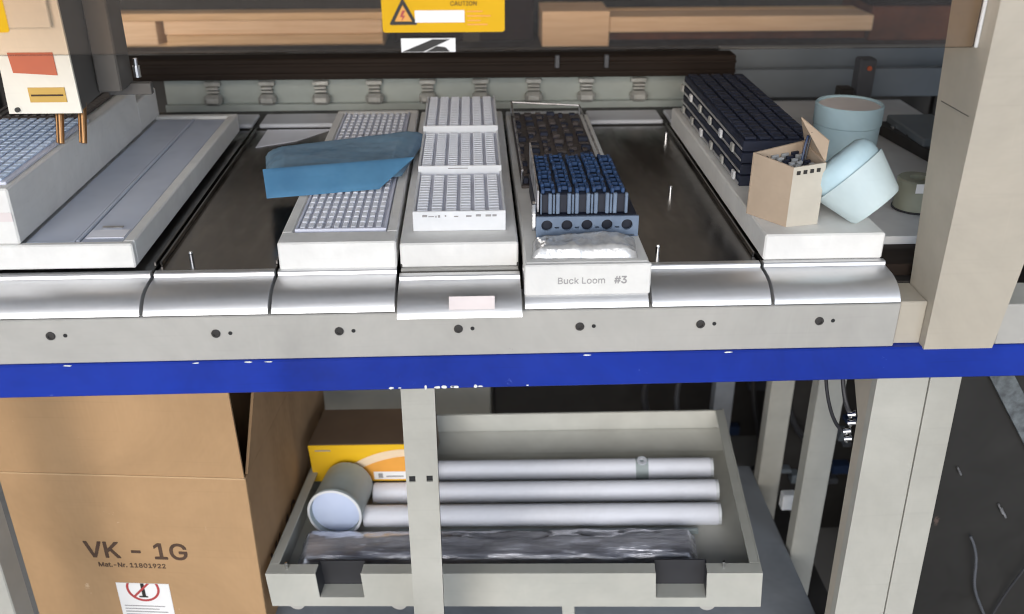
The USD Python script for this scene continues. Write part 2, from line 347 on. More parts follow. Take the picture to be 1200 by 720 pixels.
stripe = part(mc, 'blue_stripe', box(-1.05, 1.1, 0.9825, 1.05, 0.7695, 0.8137, 0.0018), 'blue_paint')
chips = []
for x, w, h in ((-0.104, 0.007, 0.003), (-0.094, 0.004, 0.0018), (-0.0625, 0.003, 0.006), (-0.049, 0.009, 0.0038), (-0.041, 0.008, 0.0050), (-0.027, 0.010, 0.0040), (-0.031, 0.005, 0.003), (-0.003, 0.005, 0.0055), (0.003, 0.006, 0.002), (0.060, 0.004, 0.0015)):
    k = 7; t = np.linspace(0, 2 * np.pi, k, endpoint=False); rr = 0.7 + 0.5 * rng.random(k)
    chips.append(plate_xz(sg.Polygon(np.c_[x + w / 2 * rr * np.cos(t), 0.7725 + h / 2 * rr * np.sin(t) * 1.0]).buffer(0), 0.9819, 0.9824))
part(stripe, 'paint_chips', cat(chips), 'chipped_paint', 'bare white chips along the lower edge', kind='stuff')
ec = []
for x in (-0.478, -0.27, 0.131, -0.245, -0.33, 0.30):
    k = 6; t = np.linspace(0, 2 * np.pi, k, endpoint=False); rr = 0.6 + 0.6 * rng.random(k)
    ec.append(plate_xz(sg.Polygon(np.c_[x + 0.005 * rr * np.cos(t), 0.8125 + 0.0010 * rr * np.sin(t)]).buffer(0), 0.9819, 0.9824))
part(stripe, 'paint_chips', cat(ec), 'chipped_paint', 'small chips along the upper edge', kind='stuff')
# bed under the plates
part(mc, 'bed_plate', box(-1.05, 0.62, 1.046, 1.80, 0.845, 0.872, 0), 'dark_metal')
part(mc, 'underside', box(-1.05, 1.1, 1.051, 2.0, 0.772, 0.80, 0), 'dark_metal')
# back rail and its clips
br = part(mc, 'back_rail', cat([box(-0.575, 0.42, 1.80, 1.83, 0.908, 0.957, 0.001), box(-0.575, 0.42, 1.786, 1.799, 0.896, 0.911, 0.001)]), 'green_grey_paint')
part(mc, 'rail_foot', box(-0.62, 0.46, 1.67, 1.785, 0.872, 0.899, 0.001), 'dark_metal')
for i in range(9):
    x = -0.4835 + i * 0.0999
    c = part(br, 'clip', cat([box(x - 0.0165, x + 0.0165, 1.774, 1.7995, 0.911, 0.931, 0.006), box(x - 0.011, x + 0.011, 1.783, 1.7995, 0.9335, 0.9375, 0.0008), box(x - 0.011, x + 0.011, 1.780, 1.7995, 0.9405, 0.9445, 0.0008), box(x - 0.015, x + 0.015, 1.788, 1.7995, 0.9455, 0.9535, 0.001)]), 'clip_metal')
gb = part(mc, 'cross_beam', cat([box(-0.72, 0.485, 1.745, 1.79, 0.966, 1.004, 0.002), box(-0.72, 0.485, 1.741, 1.7445, 0.972, 0.979, 0.001), box(-0.72, 0.485, 1.741, 1.7445, 0.990, 0.996, 0.001)]), 'brown_beam')
for x in (0.155, 0.245):
    part(mc, 'beam_bracket', box(x - 0.004, x + 0.004, 1.735, 1.744, 0.985, 1.008, 0.001), 'cable_grey')
# hood and upper column
part(mc, 'hood', cat([box(-1.05, 1.1, 0.99, 2.25, 1.78, 1.80, 0), box(-1.05, 1.1, 2.23, 2.25, 1.25, 1.779, 0)]), 'grey_paint')
col = cat([plate_xz(sg.Polygon([(0.537, 0.8125), (0.621, 0.8125), (0.637, 0.96), (0.66, 1.25), (0.70, 1.779), (0.537, 1.779)]), 0.979, 0.9815),
           hull([(0.537, 0.9817, 0.8125), (0.5395, 0.9817, 0.8125), (0.537, 1.038, 0.8125), (0.5395, 1.038, 0.8125), (0.537, 0.9817, 1.779), (0.5395, 0.9817, 1.779), (0.537, 1.145, 1.779), (0.5395, 1.145, 1.779)]),
           box(0.5397, 0.60, 1.0, 1.03, 0.873, 1.77, 0.001)])
column = part(mc, 'column', col, 'beige_paint')
part(mc, 'column_seam', box(0.5364, 0.5369, 0.992, 1.058, 1.0935, 1.0943, 0), 'head_grey')
part(mc, 'side_panel', box(0.66, 1.1, 1.10, 1.12, 0.872, 1.7, 0), 'green_grey_paint')
part(mc, 'column_foot', box(0.5040, 0.5365, 0.992, 1.045, 0.8142, 0.8705, 0.001), 'beige_paint')
# ledge to the right of the plates
part(mc, 'ledge', box(0.505, 0.84, 1.125, 1.82, 0.878, 0.899, 0.001), 'white_plastic')
part(mc, 'ledge_bracket', box(0.508, 0.60, 1.06, 1.124, 0.873, 0.889, 0.001), 'brown_beam')
# inner right-hand wall with its fittings
wl = part(mc, 'inner_panel', cat([box(0.50, 1.05, 1.92, 1.94, 0.935, 0.982, 0), box(0.50, 1.05, 1.905, 1.919, 0.925, 0.9345, 0.001)]), 'blue_grey_panel')
part(mc, 'lower_panel', box(0.50, 1.05, 1.84, 1.86, 0.90, 0.955, 0.001), 'blue_grey_panel')
sw = part(mc, 'switch_block', box(0.692, 0.722, 1.68, 1.71, 0.90, 1.008, 0.003), 'cable_grey')
part(sw, 'button', lathe([(0, 0), (0.0045, 0), (0.004, 0.003), (0, 0.003)], (0.709, 1.68, 0.992), (0, -1, 0), 16), 'label_orange')
for x0, z0 in ((0.655, 0.90), (0.66, 0.93)):
    part(mc, 'dark_bracket', box(x0, x0 + 0.025, 1.67, 1.70, z0, z0 + 0.028, 0.002), 'dark_metal')
part(mc, 'guide_track', hull([(0.70, 1.60, 0.90), (0.72, 1.60, 0.90), (0.70, 1.60, 0.918), (0.72, 1.60, 0.918), (0.74, 1.28, 0.90), (0.77, 1.28, 0.90), (0.74, 1.28, 0.918), (0.77, 1.28, 0.918)]), 'dark_metal')
part(mc, 'guide_track', box(0.72, 0.80, 1.45, 1.60, 0.90, 0.93, 0.002), 'blue_grey_panel')
for k in range(6):
    part(mc, 'track_screw', tube((0.716 + 0.008 * k, 1.56 - 0.05 * k, 0.916), (0.716 + 0.008 * k, 1.56 - 0.05 * k, 0.921), 0.005, n=10), 'chrome')
# smoked cover hinged above the trays, with its stickers
cv = part(mc, 'cover', box(-1.04, 0.533, 1.004, 1.009, 1.165, 1.62, 0.001), 'smoked_acrylic')
part(mc, 'cover_edge', box(0.5335, 0.5365, 1.003, 1.010, 1.165, 1.62, 0.0005), 'white_plastic')
0 and part(mc, 'cover_rim', box(-1.04, 0.533, 1.0035, 1.0095, 1.1622, 1.1648, 0.0004), 'dark_metal')
st = part(cv, 'caution_sticker', plate_xz(sg.box(-0.0905, 1.1855, 0.0345, 1.262).buffer(-0.003).buffer(0.003), 1.0026, 1.0036), 'label_yellow')
tri_o = sg.Polygon([(-0.0815, 1.1945), (-0.0565, 1.1945), (-0.069, 1.2175)]); tri_i = tri_o.buffer(-0.0020)
part(cv, 'warning_triangle', plate_xz(tri_o.buffer(0.0012).difference(tri_i), 1.0014, 1.0022), 'ink_black')
part(cv, 'warning_triangle', plate_xz(tri_i.buffer(-0.0004), 1.0016, 1.0022), 'label_amber', 'orange inside of the warning triangle')
part(cv, 'flash_symbol', plate_xz(unary_union([sg.Polygon([(-0.0695, 1.2075), (-0.0665, 1.2075), (-0.0695, 1.2025), (-0.0668, 1.2025), (-0.0710, 1.1965), (-0.0695, 1.2012), (-0.0722, 1.2012)])]), 1.0008, 1.0014), 'ink_red')
part(cv, 'white_patch', plate_xz(sg.box(-0.0570, 1.1955, -0.0065, 1.2075), 1.0012, 1.0020), 'label_white')
part(cv, 'sticker_lettering', words('CAUTION', 0.0042, -0.021, 1.0022, 1.2120), 'ink_brown')
lines = [plate_xz(sg.box(-0.004, z, w, z + 0.0013), 1.0016, 1.0022) for z, w in ((1.2055, 0.012), (1.2010, 0.020), (1.1965, 0.010), (1.1925, 0.017))]
part(cv, 'sticker_lines', cat(lines), 'label_amber')
part(cv, 'yellow_sticker', plate_xz(sg.box(-0.56, 1.1885, -0.4655, 1.262).buffer(-0.003).buffer(0.003), 1.0026, 1.0036), 'label_yellow', 'yellow sticker at the left edge')
wl2 = part(cv, 'white_label', plate_xz(sg.box(-0.0725, 1.1655, -0.0165, 1.1795), 1.0027, 1.0036), 'label_white')
part(cv, 'label_mark', plate_xz(unary_union([sg.Polygon([(-0.0715, 1.166), (-0.040, 1.1785), (-0.022, 1.1785), (-0.050, 1.166)]), sg.Polygon([(-0.0470, 1.166), (-0.036, 1.1715), (-0.027, 1.1705), (-0.0225, 1.166)])]), 1.0018, 1.0026), 'ink_black')
# lower frame
post = part(mc, 'centre_post', plate_xz(sg.box(-0.0935, 0.001, -0.0525, 0.7690).difference(unary_union([sg.box(-0.0895, 0.6285, -0.0815, 0.638), sg.box(-0.0675, 0.6285, -0.0595, 0.638)])), 0.988, 0.9905), 'post_paint')
part(mc, 'post_core', box(-0.0925, -0.0535, 0.9907, 1.02, 0.001, 0.7690, 0), 'black_hole')
part(mc, 'front_leg', hull([(x, y, 0.769) for x in (0.491, 0.5555) for y in (0.986, 1.0)] + [(x, y, 0.001) for x in (0.503, 0.5780) for y in (0.986, 1.0)]), 'post_paint')
part(mc, 'front_leg', hull([(x, y, 0.769) for x in (0.5585, 0.5975) for y in (0.9875, 1.06)] + [(x, y, 0.001) for x in (0.5810, 0.622) for y in (0.9875, 1.06)]), 'post_paint')
part(mc, 'leg_gap', box(0.549, 0.59, 1.0003, 1.02, 0.001, 0.769, 0), 'black_hole')
part(mc, 'leg_return', cat([hull([(0.503, 1.0005, 0.001), (0.5065, 1.0005, 0.001), (0.4925, 1.0005, 0.69), (0.496, 1.0005, 0.69), (0.503, 1.012, 0.001), (0.5065, 1.012, 0.001), (0.4925, 1.022, 0.69), (0.496, 1.022, 0.69)]),
    hull([(0.4925, 1.0005, 0.6902), (0.496, 1.0005, 0.6902), (0.491, 1.0005, 0.769), (0.4945, 1.0005, 0.769), (0.4925, 1.022, 0.6902), (0.496, 1.022, 0.6902), (0.491, 1.075, 0.769), (0.4945, 1.075, 0.769)])]), 'beige_paint')
part(mc, 'corner_leg', box(-0.668, -0.6285, 0.988, 1.03, 0.001, 0.769, 0.0015), 'post_paint')
part(mc, 'rear_leg', box(0.553, 0.598, 1.30, 1.33, 0.1125, 0.771, 0.0015), 'post_paint')
part(mc, 'rear_leg', box(0.5485, 0.592, 1.50, 1.53, 0.1125, 0.771, 0.0015), 'post_paint')
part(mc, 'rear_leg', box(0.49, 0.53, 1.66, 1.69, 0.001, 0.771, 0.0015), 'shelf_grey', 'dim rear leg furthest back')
part(mc, 'foot_rail', box(0.550, 0.64, 1.08, 1.60, 0.001, 0.112, 0.002), 'dark_metal')
part(mc, 'lower_shelf', box(-0.72, 0.548, 1.065, 1.56, 0.195, 0.22, 0.0015), 'shelf_grey')
part(mc, 'cross_member', box(-0.45, 0.03, 1.93, 1.97, 0.08, 0.30, 0.002), 'drawer_paint')
part(mc, 'mounting_block', box(0.572, 0.598, 1.42, 1.44, 0.215, 0.25, 0.002), 'white_plastic')
# right-hand black side panel with its trunking
bp = part(mc, 'black_side_panel', box(0.70, 1.3, 1.20, 1.22, 0.001, 0.771, 0), 'black_panel')
part(bp, 'trunking', hull([(0.752, 1.192, 0.66), (0.79, 1.192, 0.66), (0.752, 1.1995, 0.66), (0.79, 1.1995, 0.66), (0.90, 1.192, 0.44), (0.94, 1.192, 0.44), (0.90, 1.1995, 0.44), (0.94, 1.1995, 0.44)]), 'speckle_strip')
part(bp, 'trunking', hull([(0.80, 1.194, 0.67), (0.83, 1.194, 0.67), (0.80, 1.1995, 0.67), (0.83, 1.1995, 0.67), (0.95, 1.194, 0.47), (0.98, 1.194, 0.47), (0.95, 1.1995, 0.47), (0.98, 1.1995, 0.47)]), 'black_hole')
part(bp, 'cable', pipe([(0.80, 1.19, 0.34), (0.82, 1.185, 0.28), (0.835, 1.19, 0.22), (0.87, 1.188, 0.15), (0.90, 1.19, 0.05)], 0.0022), 'cable_grey')
part(bp, 'cable', pipe([(0.93, 1.19, 0.35), (0.90, 1.185, 0.26), (0.885, 1.19, 0.2), (0.86, 1.188, 0.08)], 0.002), 'rubber')
for x, z, l in ((0.752, 0.475, 0.012), (0.756, 0.468, 0.008), (0.835, 0.40, 0.02), (0.842, 0.392, 0.02)):
    part(bp, 'cable_tie', tube((x, 1.195, z), (x + l * 0.6, 1.195, z - l), 0.0016, n=8), 'bright_steel')

# hoses behind the front leg
h = thing('air_hose', 'black air hoses with chrome couplings behind the front leg', 'hose', (0.5, 1.08, 0.5))
part(h, 'hose', pipe([(0.486, 1.075, 0.775), (0.478, 1.055, 0.735), (0.479, 1.035, 0.705), (0.486, 1.026, 0.690)], 0.003), 'rubber')
part(h, 'hose', pipe([(0.484, 1.027, 0.665), (0.474, 1.045, 0.668), (0.470, 1.08, 0.70), (0.478, 1.12, 0.76)], 0.0025), 'rubber')
for k, (z, dx) in enumerate(((0.652, 0.0), (0.664, -0.003), (0.677, 0.001), (0.690, -0.001))):
    part(h, 'coupling', cat([tube((0.483 + dx, 1.0275, z), (0.4915 + dx, 1.0240, z + 0.003), 0.0042, n=12), tube((0.486 + dx, 1.0265, z - 0.004), (0.486 + dx, 1.0265, z + 0.006), 0.0028, n=10)]), 'chrome')
vm = thing('valve_block', 'dim valve block with pale fittings between the rear legs', 'valve block', (0.72, 1.62, 0.0))
part(vm, 'body', box(0.60, 0.86, 1.62, 1.68, 0.0, 0.40, 0.003), 'dark_metal')
for k in range(14):
    x, z = 0.61 + 0.22 * rng.random(), 0.02 + 0.34 * rng.random()
    part(vm, 'fitting', box(x, x + 0.012 + 0.03 * rng.random(), 1.59 + 0.01 * rng.random(), 1.6198, z, z + 0.006 + 0.016 * rng.random(), 0.002), ['blue_grey_panel', 'cable_grey', 'post_paint', 'cable_blue'][k % 4])
part(vm, 'pipe', pipe([(0.62, 1.60, 0.36), (0.65, 1.585, 0.28), (0.70, 1.60, 0.20), (0.72, 1.59, 0.05)], 0.006), 'rubber')

# ================================================================== plates in the slots
def slot_plate(x0, x1, dy, look, label, pins=(), label_card=False, rear_card=None):
    g = 0.0022
    a, b = x0 + g, x1 - g
    t = thing('feeder_plate', label, 'plate', ((a + b) / 2, 1.05 - dy, 0.873), group=None)
    part(t, 'plate', cat([box(a, b, 1.052 - dy, 1.655 - dy, 0.888, 0.8985, 0.0008), box(a, a + 0.003, 1.07 - dy, 1.655 - dy, 0.8987, 0.9045, 0.0006), box(b - 0.003, b, 1.07 - dy, 1.655 - dy, 0.8987, 0.9045, 0.0006)]), look)
    # rolled aluminium grip: a lip, a groove and a round nose
    Y = lambda y: y - dy
    prof = [(Y(1.0515), 0.8735), (Y(1.0515), 0.9012), (Y(1.0440), 0.9012), (Y(1.0428), 0.9000), (Y(1.0422), 0.8962), (Y(1.0395), 0.8958)]
    prof += [(Y(q), z) for q, z in ((1.030, 0.8957), (1.020, 0.8950), (1.012, 0.8935), (1.006, 0.8917), (1.0008, 0.8893), (0.9963, 0.8865), (0.9925, 0.8833), (0.9895, 0.8800), (0.9873, 0.8767), (0.9860, 0.8735))]
    part(t, 'front_grip', prism_x(prof, a, b), 'aluminium', smooth=35)
    part(t, 'rear_bar', box(a + 0.004, b - 0.004, 1.665 - dy, 1.735 - dy, 0.8995, 0.907, 0.002), 'bar_grey')
    for x, y in pins:
        part(t, 'pin', cat([tube((x, y, 0.8985), (x, y, 0.909), 0.0028, n=14), tube((x, y, 0.909), (x, y, 0.911), 0.0028, 0.0018, n=14)]), 'chrome')
    if label_card:
        m = box((a + b) / 2 - 0.026, (a + b) / 2 + 0.026, -0.0004, 0.0004, -0.0075, 0.0075, 0)
        m.apply_transform(trimesh.transformations.rotation_matrix(math.radians(-33), (1, 0, 0))); m.apply_translation((0.014, 0.9905 - dy, 0.8905))
        part(t, 'name_card', m, 'label_pink', 'blank pinkish name card')
    if rear_card:
        part(t, 'paper_slip', rear_card, 'gloss_label', 'pale paper slip lying at the rear')
    return t

slot_plate(-0.640, SEAMS[0], 0.0, 'plate_steel', 'wide steel plate with rolled front grip at far left under white foam trays')
slot_plate(SEAMS[0], SEAMS[1], 0.0, 'plate_steel', 'bare dark steel plate with a paper slip, left of the blue packet', pins=[(-0.348, 1.085)],
           rear_card=hull([(-0.362, 1.55, 0.8992), (-0.30, 1.585, 0.8992), (-0.246, 1.655, 0.8992), (-0.362, 1.655, 0.8992), (-0.362, 1.55, 0.9), (-0.30, 1.585, 0.9), (-0.246, 1.655, 0.9), (-0.362, 1.655, 0.9)]))
slot_plate(SEAMS[1], SEAMS[2], 0.0, 'plate_steel', 'steel plate under the white tray beneath the blue packet')
slot_plate(SEAMS[2], SEAMS[3], 0.020, 'plate_steel', 'steel plate pulled forward with a blank card on its grip', label_card=True)
slot_plate(SEAMS[3], SEAMS[4], 0.0, 'plate_steel', 'steel plate under the lettered white foam tray')
slot_plate(SEAMS[4], SEAMS[5], 0.0, 'plate_steel', 'bare dark steel plate with locating pins right of the dark blue trays', pins=[(0.227, 1.082), (0.330, 1.575), (0.285, 1.30)])
slot_plate(SEAMS[5], SEAMS[6], 0.0, 'plate_steel', 'steel plate at the right end under the foam tray with the small carton')

# ================================================================== white foam trays and waffle trays
def foam_tray(name, label, x0, x1, y0, y1, z0, z1, recess=None, ridge=None, rim=0.012, front=0.018):
    t = thing(name, label, 'foam tray', ((x0 + x1) / 2, y0, z0))
    d = recess or 0.0
    if d:
        rim_m = cat([box(x0, x1, y0, y0 + front, z0, z1, 0.0018), box(x0, x1, y1 - 0.015, y1, z0, z1, 0.0018),
                     box(x0, x0 + rim, y0 + front + 0.0003, y1 - 0.0153, z0, z1, 0.0015), box(x1 - rim, x1, y0 + front + 0.0003, y1 - 0.0153, z0, z1, 0.0015)])
        part(t, 'body', rim_m, 'white_foam')
        part(t, 'tray_floor', box(x0 + rim, x1 - rim, y0 + front, y1 - 0.015, z0 + 0.003, z1 - d, 0), 'white_plastic')
    else:
        part(t, 'body', box(x0, x1, y0, y1, z0, z1, 0.002), 'white_foam')
    return t

# slot 1: wide low tray, and the taller one stacked on its left half
ta = foam_tray('foam_tray', 'wide low white foam tray with a bluish ridged insert, leftmost of the low trays', -0.668, -0.4035, 1.05, 1.628, 0.9055, 0.9365, recess=0.0045, rim=0.014, front=0.010)
part(ta, 'insert', cat([box(-0.532, -0.4745, 1.064, 1.60, 0.9322, 0.9348, 0.001), box(-0.4735, -0.4690, 1.064, 1.60, 0.9322, 0.9362, 0.001), box(-0.4680, -0.419, 1.064, 1.60, 0.9322, 0.9342, 0.001)]), 'insert_blue')
part(ta, 'insert_label', box(-0.466, -0.421, 1.075, 1.100, 0.9343, 0.9352, 0), 'gloss_label')
part(ta, 'insert_notch', box(-0.457, -0.432, 1.106, 1.112, 0.9343, 0.9358, 0.0005), 'bright_steel')
tb = foam_tray('foam_tray', 'tall white foam tray at the left edge under the striped blue tray', -0.690, -0.5325, 1.0525, 1.52, 0.9368, 1.0055)
part(tb, 'seam_tape', box(-0.688, -0.534, 1.0518, 1.0524, 0.966, 0.977, 0), 'label_pink')
part(tb, 'end_block', box(-0.60, -0.5335, 1.5215, 1.62, 0.9368, 0.985, 0.002), 'white_foam')
tw = thing('waffle_tray', 'pale blue striped waffle tray on the tall foam tray at left edge', 'tray', (-0.61, 1.06, 1.0057))
part(tw, 'body', box(-0.684, -0.5385, 1.066, 1.335, 1.0057, 1.0095, 0.0008), 'tray_pockets')
part(tw, 'pocket_cells', cat([box(-0.681 + 0.0128 * i, -0.681 + 0.0128 * i + 0.0085, 1.07 + 0.0132 * j, 1.07 + 0.0132 * j + 0.0108, 1.0096, 1.0125, 0.0006) for i in range(11) for j in range(20)]), 'blue_white_cells')
tw2 = thing('waffle_tray', 'brownish waffle tray behind the placement head on the tall foam tray', 'tray', (-0.61, 1.34, 1.0057))
part(tw2, 'body', box(-0.684, -0.552, 1.342, 1.50, 1.0057, 1.0105, 0.0008), 'copper_brown')
part(tw2, 'pocket_cells', cat([box(-0.681 + 0.012 * i, -0.681 + 0.012 * i + 0.006, 1.347, 1.495, 1.0106, 1.0125, 0.0006) for i in range(10)]), 'head_grey')

# slot 3
tc = foam_tray('foam_tray', 'white foam tray beneath the crumpled blue packet', -0.2345, -0.0945, 1.05, 1.648, 0.8992, 0.9345, recess=0.006, rim=0.013, front=0.034)
wc = thing('waffle_tray', 'fine ribbed white waffle tray half covered by the blue packet', 'tray', (-0.164, 1.085, 0.9287))
part(wc, 'body', cat([box(-0.2195, -0.1085, 1.088, 1.628, 0.9287, 0.9325, 0.0005), box(-0.2195, -0.1085, 1.0875, 1.0915, 0.9326, 0.9368, 0.0006), box(-0.2195, -0.2165, 1.092, 1.628, 0.9326, 0.9362, 0.0006), box(-0.1115, -0.1085, 1.092, 1.628, 0.9326, 0.9362, 0.0006)]), 'tray_pockets')
part(wc, 'pocket_cells', cat([box(-0.2145 + 0.0103 * i, -0.2145 + 0.0103 * i + 0.0062, 1.096 + 0.0177 * j, 1.096 + 0.0177 * j + 0.0140, 0.9326, 0.9362, 0.0006) for i in range(10) for j in range(30)]), 'tray_cells')
fp = thing('foil_packet', 'crumpled blue foil packet lying across the ribbed white tray', 'packet', (-0.17, 1.28, 0.937))
P = wrinkled([(-0.277, 1.222, 0.9405), (-0.100, 1.268, 0.943), (-0.071, 1.440, 0.946), (-0.307, 1.372, 0.9405)], 60, 40, 0.017, 0.009, (7, 22), 5)
part(fp, 'bag', P, 'foil_top', smooth=50)
F2 = wrinkled([(-0.2735, 1.200, 0.937), (-0.128, 1.228, 0.938), (-0.082, 1.285, 0.964), (-0.283, 1.238, 0.9645)], 40, 12, 0.002, 0.0025, (14, 24), 9)
part(fp, 'sealed_flap', F2, 'foil_blue', 'lighter blue folded front flap', smooth=50)

# slot 4
td = foam_tray('foam_tray', 'white foam tray carrying three white waffle trays end to end', -0.0900, 0.0515, 1.050, 1.648, 0.8992, 0.9310)
part(td, 'lower_edge', box(-0.0895, 0.0510, 1.0425, 1.0495, 0.8975, 0.9010, 0.001), 'grey_paint')
for k, (y0, y1, z1, lab) in enumerate(((1.088, 1.242, 0.957, 'nearest white waffle tray with a printed front edge, centre of the machine'), (1.2425, 1.414, 0.9640, 'middle white waffle tray of the row of three'), (1.4145, 1.600, 0.9710, 'furthest white waffle tray of the row, by the back rail'))):
    t = thing('waffle_tray', lab, 'tray', (-0.019, y0, 0.9313), group='white waffle trays in a row of three')
    xa, xb = -0.0755, 0.0380
    part(t, 'body', cat([box(xa, xb, y0 + 0.0042, y1, 0.9313, z1 - 0.0042, 0.0008)]), 'tray_pockets')
    part(t, 'rim', cat([box(xa, xb, y0, y0 + 0.004, 0.9313, z1, 0.0008), box(xa, xa + 0.003, y0 + 0.0043, y1, z1 - 0.0041, z1 - 0.0005, 0.0005), box(xb - 0.003, xb, y0 + 0.0043, y1, z1 - 0.0041, z1 - 0.0005, 0.0005)]), 'white_plastic')
    n = int((y1 - y0 - 0.008) / 0.0098)
    part(t, 'pocket_cells', cat([box(xa + 0.0050 + 0.0176 * i, xa + 0.0050 + 0.0176 * i + 0.0132, y0 + 0.006 + 0.0098 * j, y0 + 0.006 + 0.0098 * j + 0.0078, z1 - 0.0041, z1 - 0.0004, 0.0008) for i in range(6) for j in range(n)]), 'tray_cells')
    if k == 0:
        marks = []
        x = xa + 0.004
        while x < xb - 0.006:
            w = 0.0015 + 0.006 * rng.random()
            if rng.random() < 0.62: marks.append(plate_xz(sg.box(x, 0.9492 + 0.001 * rng.random(), min(x + w, xb - 0.003), 0.9510 + 0.0022 * rng.random()), y0 - 0.0006, y0 - 0.0001))
            x += w + 0.0016
        part(t, 'printed_marks', cat(marks), 'ink_grey', 'small illegible print along the front edge')
    elif k == 1:
        part(t, 'edge_mark', plate_xz(sg.box(-0.035, 0.9600, -0.008, 0.9612), y0 - 0.0006, y0 - 0.0001), 'ink_grey')

# slot 5
te = foam_tray('foam_tray', 'white foam tray with faint grey lettering on its front, standing furthest forward', 0.0575, 0.2015, 1.000, 1.640, 0.8990, 0.9255)
part(te, 'front_skirt', box(0.0562, 0.2030, 0.9935, 0.9998, 0.8865, 0.9252, 0.0015), 'white_foam')
part(te, 'lettering', words('Buck Loom', 0.0078, 0.094, 0.9934, 0.9015), 'ink_grey')
part(te, 'lettering', words('#3', 0.0088, 0.160, 0.9934, 0.9013, bold=True), 'ink_grey')
bw = thing('bubble_wrap', 'clear crumpled film strip in front of the dark blue trays', 'wrap', (0.13, 1.03, 0.9257))
W = wrinkled([(0.066, 1.012, 0.9262), (0.189, 1.010, 0.9262), (0.194, 1.062, 0.9262), (0.070, 1.062, 0.9262)], 60, 16, 0.013, 0.010, (60, 40), 3)
part(bw, 'film', W, 'clear_film', smooth=55)
lt = thing('component_tray', 'lower dark blue tray with five round holes in its front', 'tray', (0.137, 1.075, 0.9257))
face = sg.box(0.0745, 0.9262, 0.1995, 0.9525)
holes = [sg.Point(0.0875 + 0.0245 * i, 0.9415).buffer(0.0068, 16) for i in range(5)]
slots = [sg.box(0.097 + 0.0245 * i, 0.9375, 0.1025 + 0.0245 * i, 0.9395) for i in range(4)] + [sg.box(0.0795, 0.9266, 0.1945, 0.9285)]
part(lt, 'front_plate', plate_xz(face.difference(unary_union(holes + slots)), 1.075, 1.0785), 'pale_blue_grey')
part(lt, 'body', box(0.0755, 0.1985, 1.082, 1.24, 0.9258, 0.9520, 0.001), 'navy_dark')
part(lt, 'end_clip', cat([box(0.0690, 0.0742, 1.074, 1.094, 0.935, 0.9555, 0.001), box(0.0690, 0.0742, 1.074, 1.084, 0.9560, 0.970, 0.001)]), 'chrome')
ut = thing('component_tray', 'upper dark blue tray with upright slots, stacked on the holed tray', 'tray', (0.13, 1.083, 0.9527))
part(ut, 'body', box(0.0800, 0.1865, 1.088, 1.236, 0.9527, 0.9770, 0.001), 'navy_dark')
ribs = []
for i in range(4):
    x = 0.0895 + 0.0232 * i
    ribs += [box(x, x + 0.0045, 1.083, 1.0878, 0.9530, 0.9790, 0.0008), box(x + 0.0057, x + 0.0082, 1.084, 1.0878, 0.9530, 0.9775, 0.0006), box(x + 0.0094, x + 0.0140, 1.083, 1.0878, 0.9530, 0.9790, 0.0008)]
part(ut, 'front_ribs', cat(ribs), 'pale_blue_grey')
part(ut, 'end_rib', cat([box(0.0800, 0.0815, 1.083, 1.0878, 0.953, 0.979, 0.0005), box(0.1830, 0.1865, 1.083, 1.0878, 0.953, 0.979, 0.0008)]), 'pale_blue_grey')
cells = []
for i in range(5):
    for j in range(9):
        x, y = 0.0808 + 0.0212 * i, 1.0895 + 0.0163 * j + (0.004 if i % 2 else 0)
        h = 0.9815 + 0.0025 * rng.random(); t = 0.0015 * (rng.random() - 0.5)
        cells += [box(x + t, x + t + 0.0042, y, y + 0.0118, 0.9771, h, 0.0008), box(x + t + 0.0128, x + t + 0.0168, y, y + 0.0118, 0.9771, h, 0.0008), box(x + t + 0.0045, x + t + 0.0125, y + 0.0085, y + 0.0118, 0.9771, h - 0.0015, 0.0008)]
part(ut, 'component_rows', cat(cells), 'cell_blue')
part(ut, 'side_strip', hull([(0.0765, 1.09, 0.9535), (0.0785, 1.09, 0.9535), (0.0765, 1.09, 0.981), (0.0785, 1.09, 0.981), (0.0765, 1.26, 0.9535), (0.0785, 1.26, 0.9535), (0.0765, 1.26, 0.990), (0.0785, 1.26, 0.990)]), 'bright_steel')
cs = thing('component_strip', 'reddish brown rows of components behind the dark blue trays', 'components', (0.13, 1.26, 0.9257))
part(cs, 'carrier', box(0.066, 0.185, 1.255, 1.63, 0.9258, 0.9300, 0.0008), 'copper_brown')
rows = []
for i in range(6):
    for j in range(24):
        hgt = 0.002 + 0.006 * rng.random()
        rows.append(box(0.069 + 0.0195 * i, 0.069 + 0.0195 * i + 0.006 + 0.009 * rng.random(), 1.262 + 0.0152 * j, 1.262 + 0.0152 * j + 0.010, 0.9302, 0.9302 + hgt, 0.0008))
for k, m in enumerate(rows):
    part(cs, 'component', m, 'copper_brown' if (k * 7 + k // 5) % 3 else 'black_tray')
part(cs, 'wire_guard', cat([tube((0.067, 1.255, 0.952), (0.067, 1.63, 0.952), 0.0016, n=8), tube((0.185, 1.255, 0.945), (0.185, 1.63, 0.945), 0.0016, n=8), tube((0.067, 1.625, 0.952), (0.185, 1.625, 0.945), 0.0016, n=8)] + [tube((x, y, 0.9302), (x, y, 0.951 if x < 0.1 else 0.944), 0.0016, n=8) for x in (0.067, 0.185) for y in (1.26, 1.62)]), 'bright_steel')

